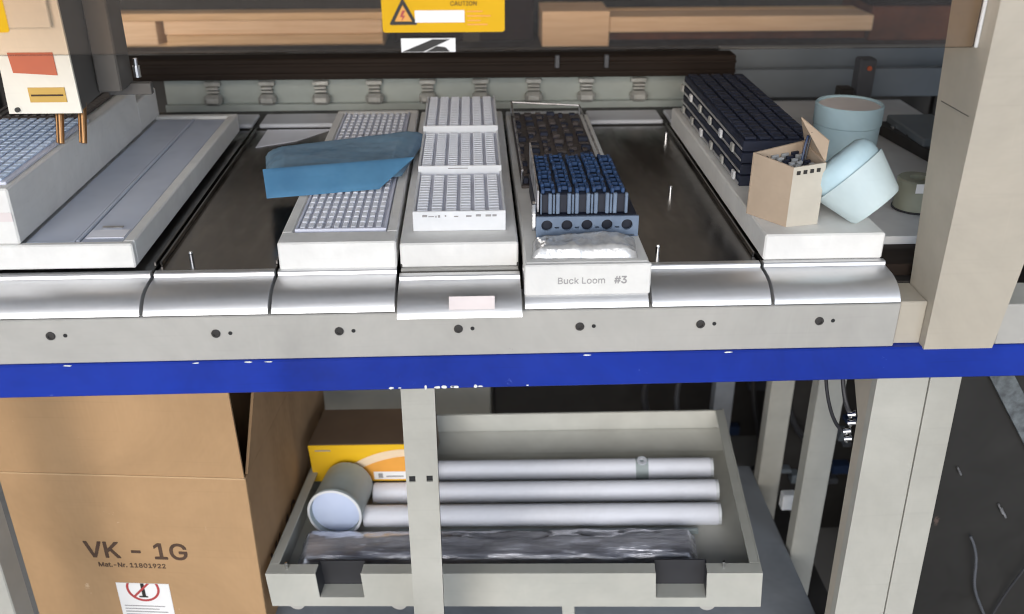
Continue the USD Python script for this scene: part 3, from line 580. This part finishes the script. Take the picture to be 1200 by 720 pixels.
# slot 7
tf = foam_tray('foam_tray', 'white foam tray at right end under the small carton and nested cores', 0.3505, 0.4980, 1.050, 1.640, 0.9015, 0.9350)
bk = thing('tray_stack', 'stack of black trays with chrome edge clips behind the small carton', 'tray stack', (0.42, 1.22, 0.9353))
for k in range(4):
    z = 0.9353 + 0.0162 * k
    part(bk, 'tray', cat([box(0.3620, 0.4640, 1.225, 1.610, z, z + 0.0145, 0.0012)]), 'black_tray')
    part(bk, 'edge_strip', box(0.3600, 0.3615, 1.225, 1.610, z + 0.003, z + 0.0065, 0.0004), 'aluminium')
for j in range(6):
    for k in (0, 2):
        part(bk, 'edge_clip', box(0.3560, 0.3598, 1.236 + 0.068 * j + 0.02 * (k > 0), 1.248 + 0.068 * j + 0.02 * (k > 0), 0.941 + 0.0162 * k, 0.953 + 0.0162 * k, 0.001), 'clip_metal' if (j + k) % 3 else 'white_plastic')
zt = 0.9353 + 0.0162 * 3 + 0.0145
part(bk, 'component_rows', cat([box(0.366 + 0.0195 * i, 0.366 + 0.0195 * i + 0.0155, 1.232 + 0.0188 * j, 1.232 + 0.0188 * j + 0.015, zt + 0.0002, zt + 0.004, 0.001) for i in range(5) for j in range(20)]), 'black_tray')

# small cut-open carton on the right foam tray
MC = pose((0.3815, 1.073, 0.9353), 0.0)
cn = thing('small_carton', 'small cut open carton holding grey comb strips on the right foam tray', 'carton', M=MC)
A, B, Cc, D = np.array([0, 0.0]), np.array([0.042, 0.009]), np.array([0.038, 0.085]), np.array([-0.036, 0.050])
def wall(p, q, h0, h1, th=0.0025):
    d = np.array([q[0] - p[0], q[1] - p[1]]); n = np.array([-d[1], d[0]]) / np.linalg.norm(d) * th
    return hull([(p[0], p[1], 0), (q[0], q[1], 0), (q[0] + n[0], q[1] + n[1], 0), (p[0] + n[0], p[1] + n[1], 0), (p[0], p[1], h0), (q[0], q[1], h1), (q[0] + n[0], q[1] + n[1], h1), (p[0] + n[0], p[1] + n[1], h0)])
part(cn, 'front_panel', wall(A, B, 0.076, 0.079), 'pale_card_front')
part(cn, 'side_panel', wall(D, A, 0.080, 0.076), 'pale_card')
part(cn, 'side_panel', wall(B, Cc, 0.079, 0.084), 'pale_card')
part(cn, 'back_panel', wall(Cc, D, 0.084, 0.080), 'pale_card')
part(cn, 'carton_base', hull([(A[0] + .003, A[1] + .004, 0), (B[0] - .003, B[1] + .003, 0), (Cc[0] - .003, Cc[1] - .003, 0), (D[0] + .004, D[1] - .003, 0), (A[0] + .003, A[1] + .004, .003), (B[0] - .003, B[1] + .003, .003), (Cc[0] - .003, Cc[1] - .003, .003), (D[0] + .004, D[1] - .003, .003)]), 'pale_card')
part(cn, 'torn_flap', hull([(0.0375, 0.080, 0.083), (0.0425, 0.018, 0.0785), (0.0395, 0.080, 0.083), (0.0445, 0.018, 0.0785), (0.022, 0.062, 0.120), (0.048, 0.030, 0.100), (0.024, 0.063, 0.120), (0.050, 0.031, 0.100)]), 'pale_card')
ink = []
for k in range(4):
    s = 0.007 + k * 0.0088
    p = A + (B - A) * (s / 0.0429)
    m = box(-0.0024, 0.0024, -0.0005, 0.0001, -0.0024, 0.0024, 0)
    m.apply_transform(trimesh.transformations.rotation_matrix(math.atan2(0.009, 0.042), (0, 0, 1))); m.apply_translation((p[0] + 0.0002, p[1] - 0.0002, 0.0690 + k * 0.0006)); ink.append(m)
part(cn, 'printed_marks', cat(ink), 'ink_black')
for k in range(5):
    t0 = 0.10 + 0.165 * k
    p0 = D * (1 - t0) + A * t0 + np.array([0.006, 0.002]); p1 = Cc * (1 - t0) + B * t0 + np.array([-0.005, -0.002])
    for s in range(4):
        a0 = p0 + (p1 - p0) * (s / 4 + 0.02); a1 = p0 + (p1 - p0) * (s / 4 + 0.19)
        part(cn, 'comb_strip', hull([(a0[0], a0[1] + dy, z) for dy in (0, 0.0045) for z in (0.02, 0.073)] + [(a1[0], a1[1] + dy, z) for dy in (0, 0.0045) for z in (0.02, 0.073)]), 'tape_grey' if (k + s) % 3 else 'black_tray')
part(cn, 'blue_lead', pipe([(0.022, 0.040, 0.06), (0.026, 0.045, 0.088), (0.030, 0.050, 0.100)], 0.0016), 'cable_blue')
part(cn, 'blue_lead', pipe([(0.027, 0.042, 0.06), (0.029, 0.044, 0.084), (0.033, 0.046, 0.106)], 0.0016), 'rubber')

# light blue reel cores
def core_profile(rb, rt, h, th):
    return [(0, 0), (rb - 0.003, 0), (rb, 0.003), (rt, h), (rt - th * 0.3, h + 0.001), (rt - th, h), (rb - th, 0.006), (0, 0.006)]
c1 = thing('reel_core', 'upright light blue reel core standing at the back on the ledge', 'reel core', (0.580, 1.425, 0.8993))
part(c1, 'shell', lathe([(0, 0), (0.046, 0), (0.048, 0.003), (0.0495, 0.066), (0.0510, 0.068), (0.0510, 0.096), (0.0495, 0.098), (0.047, 0.097), (0.047, 0.084), (0, 0.084)], (0.580, 1.425, 0.8993), (0, 0, 1), 48), 'core_blue', smooth=35)
part(c1, 'inner_disc', lathe([(0, 0.0842), (0.0468, 0.0842), (0.0468, 0.0935), (0.043, 0.0955), (0, 0.0945)], (0.580, 1.425, 0.8993), (0, 0, 1), 40), 'core_inside', smooth=35)
ax = np.array([0.62, -0.42, -0.66]); ax /= np.linalg.norm(ax)
ctr = np.array([0.4615, 1.103, 0.992])
c2 = thing('reel_core', 'tilted pale reel core leaning behind the small carton, lower of the nested pair', 'reel core', (0.47, 1.10, 0.936))
part(c2, 'shell', lathe([(0.0, 0.05244), (0.0315, 0.05244), (0.03465, 0.04876), (0.04725, 0.00368), (0.04815, 0.0), (0.04545, 0.0), (0.0333, 0.04324), (0.0, 0.04324)], ctr, ax, 48), 'core_pale', smooth=35)
c3 = thing('reel_core', 'light blue reel core nested in the tilted one, upper of the pair', 'reel core', (0.455, 1.12, 0.99))
part(c3, 'shell', lathe([(0.0, 0.03496), (0.03195, 0.03496), (0.0432, 0.0023), (0.045, -0.00184), (0.045, -0.01288), (0.0414, -0.02208), (0.0324, -0.0276), (0.0, -0.02944)], ctr, ax, 48), 'core_blue', smooth=40)
tr = thing('tape_roll', 'small olive roll with a white tag against the right column', 'roll', (0.612, 1.23, 0.8993))
part(tr, 'roll', lathe([(0, 0), (0.026, 0), (0.028, 0.002), (0.028, 0.043), (0.026, 0.045), (0.012, 0.045), (0.012, 0.038), (0, 0.038)], (0.612, 1.225, 0.8993), (0, 0, 1), 36), 'tape_green', smooth=35)
part(tr, 'dark_rim', lathe([(0.0283, 0.0005), (0.0296, 0.001), (0.0296, 0.003), (0.0283, 0.0035), (0.0283, 0.0005)], (0.612, 1.225, 0.8993), (0, 0, 1), 36), 'rubber')
part(tr, 'tag', box(0.596, 0.612, 1.1945, 1.1952, 0.932, 0.945, 0.0002), 'label_white')

# placement head hanging at the left
hd = thing('nozzle_head', 'white placement head with orange and gold labels and two brass rods', 'placement head', (-0.53, 1.21, 1.0125))
part(hd, 'body', cat([hull([(-0.583, 1.205, 1.052), (-0.493, 1.205, 1.052), (-0.576, 1.205, 1.30), (-0.498, 1.205, 1.30), (-0.583, 1.209, 1.052), (-0.493, 1.209, 1.052), (-0.576, 1.209, 1.30), (-0.498, 1.209, 1.30)])]), 'head_white')
part(hd, 'housing', hull([(-0.580, 1.2095, 1.054), (-0.4945, 1.2095, 1.054), (-0.574, 1.2095, 1.295), (-0.4995, 1.2095, 1.295), (-0.580, 1.30, 1.060), (-0.4945, 1.30, 1.060), (-0.574, 1.30, 1.295), (-0.4995, 1.30, 1.295)]), 'head_grey')
part(hd, 'orange_label', plate_xz(sg.Polygon([(-0.566, 1.1035), (-0.513, 1.1000), (-0.5135, 1.128), (-0.568, 1.128)]), 1.2035, 1.2047), 'label_orange')
gw = part(hd, 'gold_plate', plate_xz(sg.box(-0.553, 1.0665, -0.508, 1.0850), 1.2035, 1.2047), 'gold')
part(gw, 'slot', box(-0.550, -0.511, 1.2025, 1.2034, 1.0745, 1.0765, 0), 'ink_brown')
part(hd, 'screw', tube((-0.571, 1.205, 1.0575), (-0.571, 1.2015, 1.0575), 0.003, n=14), 'dark_metal')
for x in (-0.5275, -0.4990):
    part(hd, 'rod', cat([tube((x, 1.228, 1.0595), (x + 0.001, 1.205, 1.0128), 0.0046, 0.0036, n=14), tube((x - 0.006, 1.231, 1.0575), (x - 0.005, 1.2085, 1.0128), 0.0022, 0.0018, n=10)]), 'brass')
part(hd, 'side_bracket', cat([box(-0.493, -0.462, 1.27, 1.32, 1.062, 1.25, 0.002), box(-0.493, -0.435, 1.305, 1.315, 1.05, 1.066, 0.001)]), 'head_grey')
part(hd, 'fitting', cat([tube((-0.452, 1.31, 1.073), (-0.452, 1.31, 1.088), 0.005, n=12), tube((-0.452, 1.31, 1.088), (-0.4515, 1.31, 1.098), 0.003, n=10)]), 'chrome')
part(hd, 'cream_cover', box(-0.567, -0.506, 1.198, 1.2028, 1.158, 1.29, 0.001), 'head_white', 'cream plate seen through the smoked cover')

# ================================================================== behind the machine, seen through the smoked cover
rk = thing('storage_rack', 'dark storage rack behind the machine carrying wooden pallets', 'rack', (0, 2.4, 0))
part(rk, 'shelf', box(-1.4, 1.4, 2.26, 2.75, 0.895, 0.918, 0.002), 'dark_metal')
part(rk, 'shelf', box(-1.4, 1.4, 2.60, 2.80, 1.30, 1.32, 0.002), 'dark_metal')
for x in (-1.38, 1.36):
    for y in (2.28, 2.72):
        part(rk, 'upright', box(x, x + 0.04, y, y + 0.03, 0.02, 1.5, 0.002), 'dark_metal')
p1 = thing('wooden_pallet', 'wooden pallet with split blocks behind the left half of the cover', 'pallet', (-0.55, 2.26, 0.9183))
part(p1, 'deck_board', box(-0.905, -0.20, 2.262, 2.315, 0.983, 0.9995, 0.0015), 'wood')
part(p1, 'bottom_board', box(-0.905, -0.205, 2.34, 2.44, 0.9185, 0.932, 0.0015), 'wood')
for a, b in ((-0.905, -0.842), (-0.826, -0.722)):
    part(p1, 'block', box(a, b, 2.268, 2.40, 0.9285, 0.9825, 0.0015), 'wood_pale')
part(p1, 'stringer', box(-0.705, -0.205, 2.270, 2.31, 0.9510, 0.9825, 0.0015), 'wood_pale')
part(p1, 'bottom_board', box(-0.70, -0.205, 2.262, 2.34, 0.9285, 0.9505, 0.0015), 'wood')
part(p1, 'bottom_board', box(-0.905, -0.205, 2.30, 2.40, 0.9185, 0.928, 0.0015), 'wood')
p2 = thing('wooden_pallet', 'wooden pallet with a pale end block behind the right half of the cover', 'pallet', (0.55, 2.26, 0.9183))
part(p2, 'block', box(0.165, 0.322, 2.262, 2.40, 0.9185, 0.9985, 0.0015), 'wood_pale')
part(p2, 'deck_board', box(0.3235, 0.945, 2.262, 2.36, 0.950, 0.985, 0.0015), 'wood_pale')
part(p2, 'bottom_board', box(0.3235, 0.945, 2.30, 2.40, 0.9255, 0.9485, 0.0015), 'rust')
part(p2, 'deck_board', box(0.3235, 0.945, 2.37, 2.40, 0.965, 0.985, 0.0015), 'wood')
b1 = thing('dark_crate', 'purplish brown crate on the pallet at the upper right', 'crate', (0.40, 2.42, 0.9855))
part(b1, 'crate_body', box(0.30, 0.56, 2.40, 2.52, 0.9999, 1.035, 0.006), 'purple_brown')
part(b1, 'crate_lid', box(0.29, 0.70, 2.395, 2.525, 1.0352, 1.045, 0.003), 'rust')
b2 = thing('rusty_bin', 'rust brown metal bin on the rack behind the column', 'bin', (1.08, 2.32, 0.9183))
part(b2, 'bin_body', box(0.955, 1.32, 2.30, 2.50, 0.9185, 1.00, 0.003), 'rust')
part(b2, 'bin_rim', box(0.950, 1.325, 2.294, 2.506, 1.0002, 1.008, 0.002), 'purple_brown')
b3 = thing('dark_box', 'tall dark box standing between the two pallets on the rack', 'box', (-0.02, 2.35, 0.9183))
part(b3, 'box_body', box(-0.185, 0.15, 2.33, 2.55, 0.9185, 1.25, 0.003), 'purple_brown')
part(b3, 'box_tape', box(-0.02, 0.02, 2.3285, 2.3297, 0.9185, 1.25, 0), 'dark_metal')

# ================================================================== below: carton
MK = pose((-0.3425, 1.147, 0.2203), math.radians(5))
ck = thing('cardboard_carton', 'large open cardboard carton printed VK - 1G at lower left', 'carton', M=MK)
Wd, Dp, Hh = 0.372, 0.46, 0.302
part(ck, 'front_panel', box(-Wd, 0, 0.0, 0.004, 0.0, Hh, 0.0008), 'cardboard')
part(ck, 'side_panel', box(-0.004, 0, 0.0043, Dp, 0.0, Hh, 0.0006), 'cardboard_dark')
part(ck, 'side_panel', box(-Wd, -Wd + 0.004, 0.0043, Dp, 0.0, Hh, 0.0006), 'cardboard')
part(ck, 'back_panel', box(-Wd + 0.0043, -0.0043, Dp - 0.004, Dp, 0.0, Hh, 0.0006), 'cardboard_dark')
part(ck, 'carton_base', box(-Wd + 0.0043, -0.0043, 0.0043, Dp - 0.0043, 0.0, 0.004, 0), 'cardboard_dark')
ffm = hull([(-Wd + 0.004, 0.0005, Hh + 0.0015), (-0.002, 0.0005, Hh + 0.0015), (-Wd + 0.004, 0.004, Hh + 0.0015), (-0.002, 0.004, Hh + 0.0015), (-Wd + 0.012, -0.004, Hh + 0.155), (-0.004, -0.004, Hh + 0.155), (-Wd + 0.012, 0.0, Hh + 0.155), (-0.004, 0.0, Hh + 0.155)])
part(ck, 'front_flap', ffm, 'cardboard')
part(ck, 'crease', box(-Wd + 0.001, -0.001, -0.0012, 0.0035, Hh - 0.0012, Hh + 0.0013, 0.0005), 'cardboard_edge')
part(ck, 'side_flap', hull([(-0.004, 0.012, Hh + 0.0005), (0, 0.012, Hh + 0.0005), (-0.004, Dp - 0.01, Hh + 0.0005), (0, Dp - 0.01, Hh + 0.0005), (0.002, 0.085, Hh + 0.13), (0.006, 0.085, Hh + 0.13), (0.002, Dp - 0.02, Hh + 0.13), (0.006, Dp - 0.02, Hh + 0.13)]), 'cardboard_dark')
zb = -0.2203
part(ck, 'lettering', words('VK - 1G', 0.030, -0.2700, -0.0001, 0.366 + zb, bold=True, wide=1.0), 'ink_brown')
part(ck, 'lettering', words('Mat.-Nr. 11801922', 0.0082, -0.2535, -0.0001, 0.3475 + zb, bold=True), 'ink_brown')
lb = part(ck, 'label', plate_xz(sg.box(-0.2325, 0.215 + zb, -0.1480, 0.3155 + zb), -0.0008, -0.0002), 'label_white')
cc = sg.Point(-0.1905, 0.3055 + zb)
clip = sg.box(-0.2325, 0.0, -0.148, 0.3153 + zb)
ring = cc.buffer(0.0265, 24).difference(cc.buffer(0.0228, 24))
part(lb, 'prohibition_sign', plate_xz(unary_union([ring, sg.LineString([(-0.2075, 0.2875 + zb), (-0.1735, 0.3235 + zb)]).buffer(0.0018).intersection(cc.buffer(0.0245))]).intersection(clip), -0.0016, -0.0009), 'ink_red')
part(lb, 'pictogram', plate_xz(unary_union([sg.box(-0.1935, 0.2885 + zb, -0.1880, 0.3153 + zb), sg.box(-0.1990, 0.2870 + zb, -0.1850, 0.2895 + zb)]).intersection(clip), -0.0015, -0.0009), 'ink_black')
part(lb, 'fine_print', cat([plate_xz(sg.box(-0.226, z + zb, -0.226 + w, z + 0.0014 + zb), -0.0014, -0.0009) for z, w in ((0.268, 0.065), (0.262, 0.055), (0.256, 0.068), (0.250, 0.04))]), 'ink_grey')
sd = []
for k in range(5):
    y = 0.055 + 0.030 * k
    m = words('VK-1G'[k], 0.034, 0, 0, 0, bold=True)
    v = m.vertices - m.vertices.min(0); m.vertices = np.c_[0.0002 + (v[:, 1].max() - v[:, 1]), y + v[:, 0], 0.075 + v[:, 2]]; sd.append(m)
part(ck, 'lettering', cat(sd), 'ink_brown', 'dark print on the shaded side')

# ================================================================== below: drawer and its contents
DO = np.array([0.0402, 1.1, 0.3708]); DY, DR = 0.1107, -0.0644
MD = pose(DO, DY, DR)
dr = thing('drawer', 'grey sheet metal drawer pulled out askew under the machine', 'drawer', M=MD)
hw, dp = 0.3764, 0.447
n1, n2 = sg.box(-0.2975, -0.0475, -0.2265, 0.01), sg.box(0.2205, -0.0475, 0.2955, 0.01)
front = sg.box(-hw, -0.0655, hw, 0.0).difference(unary_union([n1, n2]))
part(dr, 'front_panel', plate_xz(front, 0.0, 0.0022), 'drawer_paint')
def strip(a, b, y0, y1): return box(a, b, y0, y1, -0.0022, 0.0, 0.0004)
part(dr, 'front_flange', cat([strip(-hw, -0.298, 0.0024, 0.022), strip(-0.226, 0.220, 0.0024, 0.022), strip(0.296, hw, 0.0024, 0.022)]), 'drawer_paint')
part(dr, 'side_panel', cat([box(-hw, -hw + 0.0022, 0.0225, dp, -0.0655, 0.0, 0.0004), box(-hw + 0.0025, -hw + 0.016, 0.0225, dp - 0.004, -0.0022, 0.0, 0.0004)]), 'drawer_paint')
part(dr, 'side_panel', cat([box(hw - 0.0022, hw, 0.0225, dp, -0.0655, 0.0, 0.0004), box(hw - 0.016, hw - 0.0025, 0.0225, dp - 0.004, -0.0022, 0.0, 0.0004)]), 'drawer_paint')
part(dr, 'back_panel', cat([box(-hw + 0.0025, hw - 0.0025, dp - 0.008, dp - 0.004, -0.038, 0.0, 0.0004), hull([(-hw + 0.003, dp - 0.010, -0.0385), (hw - 0.003, dp - 0.010, -0.0385), (-hw + 0.003, dp - 0.005, -0.0385), (hw - 0.003, dp - 0.005, -0.0385), (-hw + 0.003, dp - 0.058, -0.055), (hw - 0.003, dp - 0.058, -0.055), (-hw + 0.003, dp - 0.053, -0.055), (hw - 0.003, dp - 0.053, -0.055)])]), 'drawer_inside')
part(dr, 'drawer_floor', box(-hw + 0.0025, hw - 0.0025, 0.0025, dp - 0.003, -0.0575, -0.0555, 0), 'drawer_inside')
for a, b in ((-0.2975, -0.2265), (0.2205, 0.2955)):
    part(dr, 'handle_recess', box(a, b, 0.0026, 0.030, -0.0500, -0.0475, 0.0003), 'drawer_paint')
    part(dr, 'recess_back', cat([box(a, b, 0.0305, 0.0325, -0.0500, -0.0015, 0), box(a - 0.0022, a, 0.0026, 0.0325, -0.0500, -0.0025, 0), box(b, b + 0.0022, 0.0026, 0.0325, -0.0500, -0.0025, 0)]), 'rubber')
part(dr, 'latch_pin', tube((-0.345, 0.012, 0.0), (-0.345, 0.012, 0.012), 0.002, n=10), 'chrome')
part(dr, 'latch_pin', tube((0.321, 0.012, 0.0), (0.321, 0.012, 0.012), 0.002, n=10), 'chrome')
part(dr, 'foot', box(0.078, 0.097, 0.004, 0.03, -0.105, -0.0660, 0.001), 'drawer_paint')
for x in (-0.345, -0.18, 0.30):
    part(dr, 'roller', tube((x, 0.02, -0.079), (x, 0.045, -0.079), 0.0128, n=20), 'grey_paint')

# white tubes
def drawer_at(x, y, z): return pose((MD @ np.array([x, y, z, 1.0]))[:3], DY, DR)
tb0 = thing('plastic_tube', 'white plastic tube in the drawer, nearest of the three', 'tube', M=drawer_at(-0.262, 0.183, -0.0366), group='white plastic tubes in the drawer')
part(tb0, 'barrel', tube((0, 0, 0), (0.596, 0, 0), 0.0187, n=40), 'tube_plastic', smooth=40)
part(tb0, 'end_cap', lathe([(0, 0), (0.0172, 0), (0.0180, 0.002), (0.0180, 0.005), (0, 0.005)], (0.5962, 0, 0), (1, 0, 0), 28), 'white_plastic', smooth=40)
for (y, x, lab) in ((0.2465, -0.258, 'white plastic tube in the drawer, middle of the three'), (0.3105, -0.26, 'white plastic tube in the drawer, furthest of the three')):
    dup(tb0, None, lab, M=drawer_at(x, y, -0.0366))
cp = thing('tube_clip', 'clear clip around the furthest white tube', 'clip', M=drawer_at(0.205, 0.3105, -0.0366))
part(cp, 'band', lathe([(0.0189, 0), (0.0198, 0), (0.0198, 0.022), (0.0189, 0.022), (0.0189, 0)], (0, 0, 0), (1, 0, 0), 32), 'core_grey', smooth=40)
part(cp, 'buckle', lathe([(0.004, 0), (0.009, 0), (0.009, 0.003), (0.004, 0.003), (0.004, 0)], (0.011, -0.005, 0.0192), (0, -0.3, 1), 20), 'bar_grey', smooth=40)

# black film bundle along the front of the drawer
def bundle(x0, x1, y0, y1, zt, seed, nx=150, ny=18, base=-0.0553):
    u, w = np.meshgrid(np.linspace(0, 1, nx), np.linspace(0, 1, ny)); X = x0 + (x1 - x0) * u
    Yb = y0 + (y1 - y0) * w
    Z = base + (zt - base) * np.sin(np.pi * w) ** 0.45 * np.clip(np.minimum(u, 1 - u) / 0.02, 0.15, 1) ** 0.6
    k = meshkit.fbm(np.stack([X * 26, Yb * 120, 0 * X], -1), 4, seed) - 0.5
    k2 = np.abs(meshkit.noise(np.stack([X * 9, Yb * 95, 0 * X + 3], -1), seed + 9) - 0.5)
    Z = np.maximum(Z + (0.012 * k - 0.010 * (0.2 - k2)) * np.sin(np.pi * w), base)
    Yb = Yb + 0.006 * (meshkit.fbm(np.stack([X * 20, 0 * X, 0 * X], -1), 3, seed + 4) - 0.5)
    V = np.stack([X, Yb, Z], -1).reshape(-1, 3)
    lo = V.copy(); lo[:, 2] = base - 0.0001
    n = nx * ny; F = []
    for j in range(ny - 1):
        for i in range(nx - 1):
            a, b, c, d = j * nx + i, j * nx + i + 1, (j + 1) * nx + i + 1, (j + 1) * nx + i
            F += [(a, b, c), (a, c, d)]
    q = [(0, 0), (nx - 1, 0), (nx - 1, ny - 1), (0, ny - 1)]
    ends = [[j * nx for j in range(ny)], [j * nx + nx - 1 for j in range(ny)]]
    V2 = [V]; off = n
    for s, e in enumerate(ends):
        c = V[e].mean(0); c[2] = base; V2.append(c[None])
        for p, r in zip(e[:-1], e[1:]):
            F.append((p, r, off) if s else (r, p, off))
        off += 1
    return trimesh.Trimesh(np.vstack(V2), F, process=False)
fb = thing('film_bundle', 'long bundle of strips in crumpled dark film along the drawer front', 'bundle', M=MD)
part(fb, 'film', bundle(-0.355, 0.292, 0.070, 0.150, -0.022, 11), 'dark_wrap', smooth=60)
part(fb, 'strip', box(-0.33, 0.285, 0.064, 0.071, -0.0553, -0.045, 0.001), 'black_tray')
part(fb, 'strip', box(-0.20, 0.30, 0.153, 0.160, -0.0553, -0.046, 0.001), 'core_grey')

# grey-green reel core lying on its side
rc = thing('reel_core', 'grey green reel core lying on its side in the drawer', 'reel core', M=drawer_at(-0.305, 0.158, -0.0085))
axd = np.array([0.03, 1, -0.06])
k = 0.93
part(rc, 'shell', lathe([(0.0455 * k, -0.004), (0.049 * k, -0.0045), (0.0505 * k, -0.002), (0.0505 * k, 0.002), (0.0485 * k, 0.004), (0.0465 * k, 0.088), (0.044 * k, 0.090), (0, 0.090), (0, 0.087), (0.043 * k, 0.087), (0.0455 * k, 0.0), (0.0455 * k, -0.004)], (0, 0, 0), axd, 48), 'core_grey', smooth=35)
part(rc, 'end_disc', lathe([(0, 0.005), (0.0448 * k, 0.005), (0.0448 * k, 0.010), (0, 0.010)], (0, 0, 0), axd, 40), 'cup_face')
part(rc, 'rim_ring', lathe([(0.0460 * k, -0.0055), (0.0495 * k, -0.0055), (0.0505 * k, -0.0048), (0.0460 * k, -0.0048), (0.0460 * k, -0.0055)], (0, 0, 0), axd, 48), 'white_plastic')

# yellow box
yb = thing('yellow_box', 'yellow printed box with a dark top, resting across the tubes', 'box', M=drawer_at(-0.37, 0.262, -0.0205))
Wy = 0.212
part(yb, 'carton', box(0, Wy, 0.0, 0.115, 0.0, 0.078, 0.0012), 'box_brown')
fr = part(yb, 'front_face', box(0.0006, Wy - 0.0006, -0.0022, -0.0002, 0.0006, 0.0775, 0.0004), 'box_yellow')
sw_o = [(0.040, 0.004)] + [(0.040 + 0.135 * t, 0.004 + 0.064 * math.sin(math.pi / 2 * t) ** 0.7) for t in np.linspace(0.05, 1, 14)] + [(Wy - 0.004, 0.066), (Wy - 0.004, 0.004)]
part(yb, 'pale_swoosh', plate_xz(sg.Polygon(sw_o).buffer(0), -0.0030, -0.0023), 'box_swoosh')
sw_i = [(0.060, 0.004)] + [(0.060 + 0.125 * t, 0.004 + 0.050 * math.sin(math.pi / 2 * t) ** 0.7) for t in np.linspace(0.05, 1, 14)] + [(Wy - 0.004, 0.050), (Wy - 0.004, 0.004)]
part(yb, 'amber_field', plate_xz(sg.Polygon(sw_i).buffer(0), -0.0038, -0.0031), 'label_amber')
part(yb, 'white_strip', plate_xz(sg.box(0.112, 0.006, Wy - 0.006, 0.022), -0.0046, -0.0039), 'label_white')
part(yb, 'small_print', cat([plate_xz(sg.box(0.012, 0.066, 0.040, 0.0682), -0.0030, -0.0023), plate_xz(sg.box(0.120, 0.009, 0.128, 0.019), -0.0053, -0.0047), plate_xz(sg.box(0.134, 0.011, 0.165, 0.0135), -0.0053, -0.0047)]), 'ink_grey')

# dark equipment and cables in the shade at the back
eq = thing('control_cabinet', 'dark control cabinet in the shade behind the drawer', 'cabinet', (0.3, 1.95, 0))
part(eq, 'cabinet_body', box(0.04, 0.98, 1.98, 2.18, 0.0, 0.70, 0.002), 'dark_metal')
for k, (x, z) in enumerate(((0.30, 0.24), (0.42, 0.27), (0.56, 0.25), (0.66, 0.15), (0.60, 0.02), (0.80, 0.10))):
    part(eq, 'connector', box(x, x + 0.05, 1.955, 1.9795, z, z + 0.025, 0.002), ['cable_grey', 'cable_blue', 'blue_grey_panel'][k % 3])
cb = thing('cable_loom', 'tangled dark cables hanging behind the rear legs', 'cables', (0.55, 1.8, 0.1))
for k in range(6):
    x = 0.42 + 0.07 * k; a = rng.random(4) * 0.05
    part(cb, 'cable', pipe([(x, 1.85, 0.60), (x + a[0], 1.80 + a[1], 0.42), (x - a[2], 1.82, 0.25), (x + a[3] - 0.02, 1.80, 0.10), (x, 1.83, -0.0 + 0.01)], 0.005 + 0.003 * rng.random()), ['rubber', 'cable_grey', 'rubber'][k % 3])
